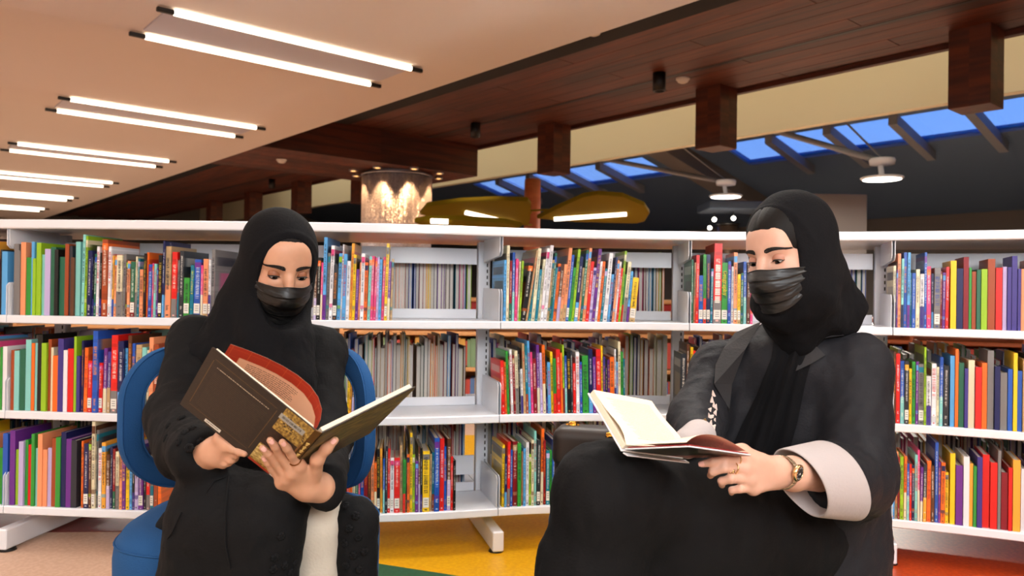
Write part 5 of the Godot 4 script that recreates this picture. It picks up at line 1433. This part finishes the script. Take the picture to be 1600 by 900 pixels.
	ab.cap(at(1268, 840, 1.87), at(1245, 650, 1.86), 0.155, 0.135, 0.06).cap(at(1245, 650, 1.86), at(1240, 575, 1.84), 0.135, 0.11, 0.06)
	ab.cap(at(1240, 575, 1.83), shl, 0.10, 0.070, 0.05).cap(at(1240, 575, 1.84), shr, 0.10, 0.058, 0.05)
	ab.chain([shl, elb, at(1305, 750, 1.55)], [0.068, 0.080, 0.068], 0.03)
	ab.chain([shr, elr, at(1092, 684, 1.64)], [0.058, 0.062, 0.045], 0.03)
	ab.cap(at(1175, 600, 1.88), at(1150, 730, 1.84), 0.08, 0.09, 0.05)
	ab.chain([at(1275, 800, 1.80), at(1258, 1150, 1.80)], [0.135, 0.165], 0.06)
	ab.cap(at(1345, 780, 1.78), at(1320, 1150, 1.82), 0.05, 0.09, 0.05)
	ab.cap(at(1262, 752, 1.50), at(1215, 756, 1.40), 0.055, 0.050, 0.01, true)
	bodypart("abaya", net_mesh(ab.nets(0.009), func(p: Vector3, _n: Vector3) -> float: return 0.006 * folds(p, Vector3(6, 4, 6), 3.0) + 0.004 * folds(p, Vector3(14, 9, 14), 17.0)), M.black_silk, who)
	# long skirt over crossed knees
	var sk := Field.new()
	sk.chain([at(1260, 830, 1.80), at(1090, 800, 1.62), at(945, 772, 1.44)], [0.135, 0.118, 0.086], 0.05)
	sk.chain([at(945, 772, 1.44), at(920, 900, 1.46), at(890, 1160, 1.52)], [0.086, 0.092, 0.12], 0.05)
	sk.chain([at(1200, 850, 1.74), at(1050, 850, 1.58), at(1020, 1160, 1.60)], [0.12, 0.105, 0.13], 0.06)
	sk.chain([at(1120, 850, 1.60), at(1100, 1160, 1.64)], [0.09, 0.13], 0.06)
	bodypart("skirt", net_mesh(sk.nets(0.0095), func(p: Vector3, _n: Vector3) -> float: return 0.007 * folds(p, Vector3(5, 2.6, 5), 30.0) + 0.003 * folds(p, Vector3(12, 7, 12), 44.0)), M.black_cloth, who)
	# the scarf's loose end: a wide folded band from the throat to the lap
	var band := []; var le := [[1212, 508], [1205, 560], [1182, 618], [1160, 662], [1146, 694]]; var re := [[1292, 506], [1272, 548], [1258, 600], [1246, 660], [1230, 716]]
	for j in 33:
		var t := j / 32.0 * 3.999; var k := int(t); var row := []
		for i in 25:
			var x := i / 24.0
			var a := Vector2(le[k][0], le[k][1]).lerp(Vector2(le[k + 1][0], le[k + 1][1]), t - k); var b := Vector2(re[k][0], re[k][1]).lerp(Vector2(re[k + 1][0], re[k + 1][1]), t - k)
			var p := a.lerp(b, x)
			row.append(on_cloth(ab, p.x, p.y, 0.006 + (0.012 + 0.007 * sin(x * 13.0 + j * 0.05) + 0.005 * sin(x * 27.0 - j * 0.08)) * sin(PI * clampf(x, 0.03, 0.97))))
		band.append(row)
	bodypart("scarf_end", grid(band), M.scarf, who)
	# lapels laid on the coat
	for lp in [[[1247, 527], [1272, 509], [1320, 500], [1318, 524], [1278, 530]], [[1243, 580], [1262, 528], [1290, 555], [1268, 568]], [[1148, 520], [1190, 502], [1165, 545], [1144, 600], [1140, 640], [1116, 600], [1118, 570], [1130, 545]]]:
		var poly := PackedVector2Array()
		for q in lp: poly.append(Vector2(q[0], q[1]))
		var st := tool(); var idx := Geometry2D.triangulate_polygon(poly); var pts := []
		for q in poly: pts.append(on_cloth(ab, q.x, q.y, 0.016))
		for k in range(0, idx.size(), 3): tri(st, pts[idx[k]], pts[idx[k + 1]], pts[idx[k + 2]])
		for k in pts.size():
			var a: Vector3 = pts[k]; var b: Vector3 = pts[(k + 1) % pts.size()]; var away := (a - cam.position).normalized() * 0.016
			quad(st, a, b, b + away, a + away)
		bodypart("lapel", done(st), M.lapel, who)
	# turned-back pale cuff: outer band, rolled rim and lining
	var ca := at(1345, 747, 1.56); var cb := at(1250, 753, 1.475); var ax := (cb - ca).normalized()
	var cx := ax.cross(Vector3.UP).normalized(); var cy := cx.cross(ax)
	var cuff := []
	for pr in [[0.060, 0.050], [0.0, 0.060], [-0.034, 0.066], [-0.037, 0.068], [-0.035, 0.070], [-0.030, 0.071], [0.02, 0.078], [0.066, 0.084], [0.070, 0.084], [0.072, 0.081], [0.068, 0.075], [0.03, 0.068]]:
		var row := []
		for k in 48:
			var an := TAU * k / 48
			var wob := 1.0 + 0.05 * sin(an * 2.0 + 0.6) + 0.025 * sin(an * 3.0 + 1.0)
			row.append(cb - ax * (0.036 + pr[0] - 0.034 * sin(an)) + (cx * cos(an) * 0.9 + cy * sin(an)) * pr[1] * wob * 0.95)
		cuff.append(row)
	bodypart("cuff", grid(cuff, true), M.cuff, who)
	# the other cuff, half hidden by the book
	var c2 := Field.new(); c2.cap(at(1092, 682, 1.60), at(1072, 694, 1.54), 0.036, 0.030, 0.02)
	bodypart("cuff", net_mesh(c2.nets(0.006)), M.cuff, who)
	# embroidered edge: pale chips on black
	var r := RandomNumberGenerator.new(); r.seed = 4
	var chips := [[1115, 617], [1113, 626], [1116, 634], [1110, 641], [1118, 646], [1109, 652], [1117, 658], [1111, 664], [1105, 668], [1116, 668], [1107, 676], [1104, 684], [1101, 690], [1103, 698], [1113, 652], [1119, 637]]
	var chip_m := mat(Color(0.86, 0.78, 0.74), 0.6)
	for c in chips:
		var a := on_cloth(ab, c[0], c[1], 0.010); var s := 0.0042 + 0.003 * r.randf(); var an := r.randf() * TAU
		var v := []
		for k in 3: v.append(a + Vector3(cos(an + k * 2.1) * s * 0.8, sin(an + k * 2.1) * s * 1.5, 0))
		var back := Vector3(0, 0, -0.006); var st := tool()
		tri(st, v[0], v[1], v[2])
		for k in 3: quad(st, v[k], v[(k + 1) % 3], v[(k + 1) % 3] + back, v[k] + back)
		bodypart("embroidery_chip", done(st), chip_m, who)
	var lb := on_cloth(ab, 1098, 661, 0.008)
	part("woven_label", box(Vector3(0.020, 0.012, 0.002), 0.0005), mat(Color(0.42, 0.30, 0.08), 0.6), who, Transform3D(Basis(Vector3(0, 0, 1), 0.55), lb - who.position))
	# necklace
	var np := PackedVector3Array(); var nr := PackedFloat32Array()
	for k in 7: np.append(on_cloth(ab, lerpf(1210, 1219, k / 6.0), lerpf(513, 540, k / 6.0), 0.008)); nr.append(0.0011)
	var sn := tool(); add_tube(sn, np, nr, 6); bodypart("necklace", done(sn), M.steel, who)
	# wristwatch
	var wp := at(1221, 738, 1.428); var wax := (at(1300, 745, 1.58) - wl).normalized()
	var w := Node3D.new(); w.name = "wristwatch"; who.add_child(w, true)
	var wx := wax.cross(Vector3.UP).normalized(); var wy := wx.cross(wax)
	if wx.dot(cam.position - wp) < 0: wx = -wx
	w.transform = Transform3D(Basis(wx, wax, wx.cross(wax)), wp - who.position)
	var links := tool()
	for k in 30:
		var an := TAU * k / 30
		for row in 3: add_box(links, Vector3(0.0022, 0.0044, 0.0060), Transform3D(Basis(Vector3.UP, -an), Vector3(cos(an) * 0.0300, (row - 1) * 0.0046, sin(an) * 0.0300)), 0.0007)
	part("bracelet", done(links), M.two_tone, w)
	var facing := Basis(Vector3.UP, 0.15) * Basis(Vector3(0, 0, 1), -PI / 2)
	part("case", lathe([[0.0, -0.004], [0.0145, -0.004], [0.0158, 0.0], [0.0154, 0.003], [0.0128, 0.0045], [0.0126, 0.0035]], 32), M.gold_pale, w, Transform3D(facing, Vector3(0.0315, 0, 0.0045)))
	part("dial", lathe([[0.0, 0.0036], [0.0126, 0.0036]], 32), M.ink, w, Transform3D(facing, Vector3(0.0315, 0, 0.0045)))
	var marks := tool()
	for k in 12: add_box(marks, Vector3(0.0016, 0.0004, 0.0006), Transform3D(Basis(Vector3.UP, TAU * k / 12), Basis(Vector3.UP, TAU * k / 12) * Vector3(0.0105, 0.0040, 0)))
	add_box(marks, Vector3(0.006, 0.0004, 0.0006), Transform3D(Basis(Vector3.UP, 0.7), Vector3(0.0015, 0.0041, -0.0012))); add_box(marks, Vector3(0.0045, 0.0004, 0.0008), Transform3D(Basis(Vector3.UP, 2.4), Vector3(-0.0012, 0.0041, -0.001)))
	part("hour_marks", done(marks), M.label, w, Transform3D(facing, Vector3(0.0315, 0, 0.0045)))
	part("crown", rod(Vector3(0.0315, -0.0165, 0.0045), Vector3(0.0315, -0.019, 0.0045), 0.002, 8), M.gold_pale, w)
	# rings
	ring(who, fl[0][0].lerp(fl[0][1], 0.35), (fl[0][1] - fl[0][0]).normalized(), 0.0104, M.gold_pale)
	ring(who, fl[1][0].lerp(fl[1][1], 0.55), (fl[1][1] - fl[1][0]).normalized(), 0.0104, M.gold_pale)
	var bp: Vector3 = fl[1][0].lerp(fl[1][1], 0.62) + (cam.position - fl[1][0]).normalized() * 0.011 + Vector3(0, -0.006, 0)
	var bt := tool()
	for q in [[-1.0, 0.5], [1.0, 0.5], [-0.7, -0.6], [0.7, -0.6]]:
		add_lathe(bt, [[0.0, 0.001], [0.0028, 0.0], [0.0, -0.001]], 10, Transform3D(Basis(Vector3(1, 0, 0), PI / 2), bp + Vector3(q[0] * 0.0028, q[1] * 0.0028, 0)))
	bodypart("butterfly_ornament", done(bt), M.gold_pale, who)
	# a shoe
	var p := at(905, 450, 1.45); p.y = 0.035
	for o in [Vector3.ZERO, Vector3(0.14, 0, -0.16)]:
		var sf := Field.new(); sf.cap(p + o + Vector3(0.03, 0, -0.05), p + o + Vector3(-0.06, -0.005, 0.08), 0.033, 0.027)
		bodypart("shoe", net_mesh(sf.nets(0.008)), M.black, who)
	# the seat under her
	var sp := at(1235, 450, 1.86)
	var seat := thing("upholstered_bench", "blue upholstered bench hidden under the second woman's robe", "bench", Transform3D(Basis(Vector3.UP, 0.35), Vector3(sp.x - 0.10, 0, sp.z)))
	part("cushion", box(Vector3(0.62, 0.14, 0.34), 0.03), M.blue, seat, Transform3D(Basis(), Vector3(0, 0.37, 0)))
	for q in [[-1, -1], [-1, 1], [1, -1], [1, 1]]: part("leg", rod(Vector3(q[0] * 0.24, 0.0, q[1] * 0.12), Vector3(q[0] * 0.24, 0.31, q[1] * 0.12), 0.02), M.black, seat)

func second_book() -> void:
	var P0 := at(976, 699, 1.34); var P1 := at(1092, 714, 1.47)
	var O0 := at(936, 620, 1.43); var N0 := at(985, 690, 1.235)
	var ev := (P1 - P0).normalized(); var H := 0.174
	var eo := O0 - P0; eo = (eo - ev * eo.dot(ev)); var Wd := 0.138; eo = eo.normalized()
	var en := N0 - P0; en = (en - ev * en.dot(ev)).normalized()
	var t := thing("open_book", "open white book with cream pages resting on the second woman's knee", "book", Transform3D(Basis(), P0))
	var xf := Transform3D(Basis(), -P0)
	var up := eo.cross(ev); if up.dot(cam.position - P0) < 0: up = -up        # the far half's page side
	var un := en.cross(ev); if un.y < 0: un = -un                             # the near half's page side
	part("far_cover", board(eo, ev, P0 - up * 0.010, Wd, H, -0.0012, 0.0012), M.white_board, t, xf)
	part("near_cover", board(en, ev, P0 - un * 0.003, Wd, H, -0.0012, 0.0012), M.white_board, t, xf)
	var im := Image.create(256, 256, false, Image.FORMAT_RGB8); painterly(im, Rect2i(0, 0, 256, 256), Color(0.03, 0.05, 0.03), Color(0.12, 0.16, 0.09), 31, 1.0, 1.0)
	painterly(im, Rect2i(0, 190, 256, 66), Color(0.35, 0.10, 0.08), Color(0.70, 0.55, 0.50), 32, 2.0, 2.0)
	var r := RandomNumberGenerator.new(); r.seed = 12
	strokes(im, 120, 110, 200, 130, 22, 14, Color(0.30, 0.36, 0.22), r)
	part("cover_print", printed(P0 - un * 0.0048, en * Wd, ev * H), img_mat(im, 0.35), t, xf)
	part("spine", board((-eo - en).normalized().cross(ev).normalized(), ev, P0 - (up + un).normalized() * 0.010, 0.012, H, -0.0012, 0.0012), M.white_board, t, xf)
	# far page block, its top page printed, fanned a little towards the spine
	part("pages", board(eo, ev, P0 - up * 0.003 + eo * 0.004 + ev * 0.003, Wd - 0.007, H - 0.006, -0.0055, 0.0055), M.page_edge, t, xf)
	var pim := Image.create(512, 512, false, Image.FORMAT_RGB8); pim.fill(Color(0.93, 0.86, 0.76))
	strokes(pim, 60, 60, 440, 460, 11, 4, Color(0.62, 0.56, 0.50), r, 0.15)
	var rows := []
	for j in 9:
		var b := j / 8.0; var row := []
		for i in 2: row.append(P0 + up * (0.0032 + 0.012 * sin(PI * pow(1.0 - b, 2.0)) * (1.0 - b)) + eo * (0.004 + (Wd - 0.007) * b) + ev * (0.003 + (H - 0.006) * (1 - i)))
		rows.append(row)
	rows.reverse()
	part("printed_page", grid(rows), img_mat(pim, 0.7), t, xf)
	# near half: thin block, red endpaper and one arched page
	part("red_endpaper", board(en, ev, P0 + en * 0.004 + ev * 0.003, Wd - 0.007, H - 0.006, -0.0006, 0.0006), mat(Color(0.62, 0.03, 0.05), 0.5), t, xf)
	rows = []
	for j in 7:
		var b := j / 6.0; var row := []
		for i in 13: row.append(P0 + un * (0.004 + 0.019 * sin(PI * pow(i / 12.0, 0.8)) * (0.3 + 0.7 * b)) + en * (0.004 + (Wd - 0.012) * b) + ev * (0.003 + (H - 0.006) * i / 12.0))
		rows.append(row)
	part("arched_page", grid(rows), img_mat(pim, 0.7), t, xf)

func handbag() -> void:
	var c := at(912, 722, 1.78)
	var t := thing("handbag", "dark brown leather handbag with gold clasps behind the second woman's knee", "handbag", Transform3D(Basis(Vector3.UP, -0.25), Vector3(c.x + 0.03, c.y - 0.09, c.z)))
	var f := Field.new(); f.rbox(Vector3(0, 0.085, 0), Vector3(0.095, 0.085, 0.05), 0.028)
	part("body", net_mesh(f.nets(0.006)), M.leather, t)
	var fl := Field.new(); fl.rbox(Vector3(0, 0.125, 0.012), Vector3(0.098, 0.05, 0.045), 0.026).rbox(Vector3(0, 0.06, 0.01), Vector3(0.2, 0.03, 0.2), 0.005, Basis(), 0.01, true)
	part("flap", net_mesh(fl.nets(0.006)), M.leather, t)
	for q in [[-0.055, 0.174, 0.01], [0.035, 0.160, 0.045]]:
		part("clasp", lathe([[0.0, 0.010], [0.008, 0.009], [0.011, 0.004], [0.013, 0.0], [0.0, 0.0]], 20), M.gold, t, Transform3D(Basis(), Vector3(q[0], q[1], q[2])))
		part("clasp_bar", box(Vector3(0.034, 0.005, 0.008), 0.002), M.gold, t, Transform3D(Basis(), Vector3(q[0], q[1] + 0.001, q[2])))
	# the stool that carries it
	var sp := t.position
	var st := thing("pouf", "round blue pouf standing behind the second woman's knees", "pouf", Transform3D(Basis(), Vector3(sp.x + 0.06, 0, sp.z)))
	part("cushion", lathe([[0.0, sp.y - 0.002], [0.15, sp.y - 0.002], [0.165, sp.y - 0.02], [0.17, sp.y - 0.05], [0.165, 0.05], [0.155, 0.03], [0.0, 0.03]], 40), M.blue, st)
	part("base", lathe([[0.0, 0.0], [0.14, 0.0], [0.14, 0.03], [0.0, 0.03]], 32), M.black, st)
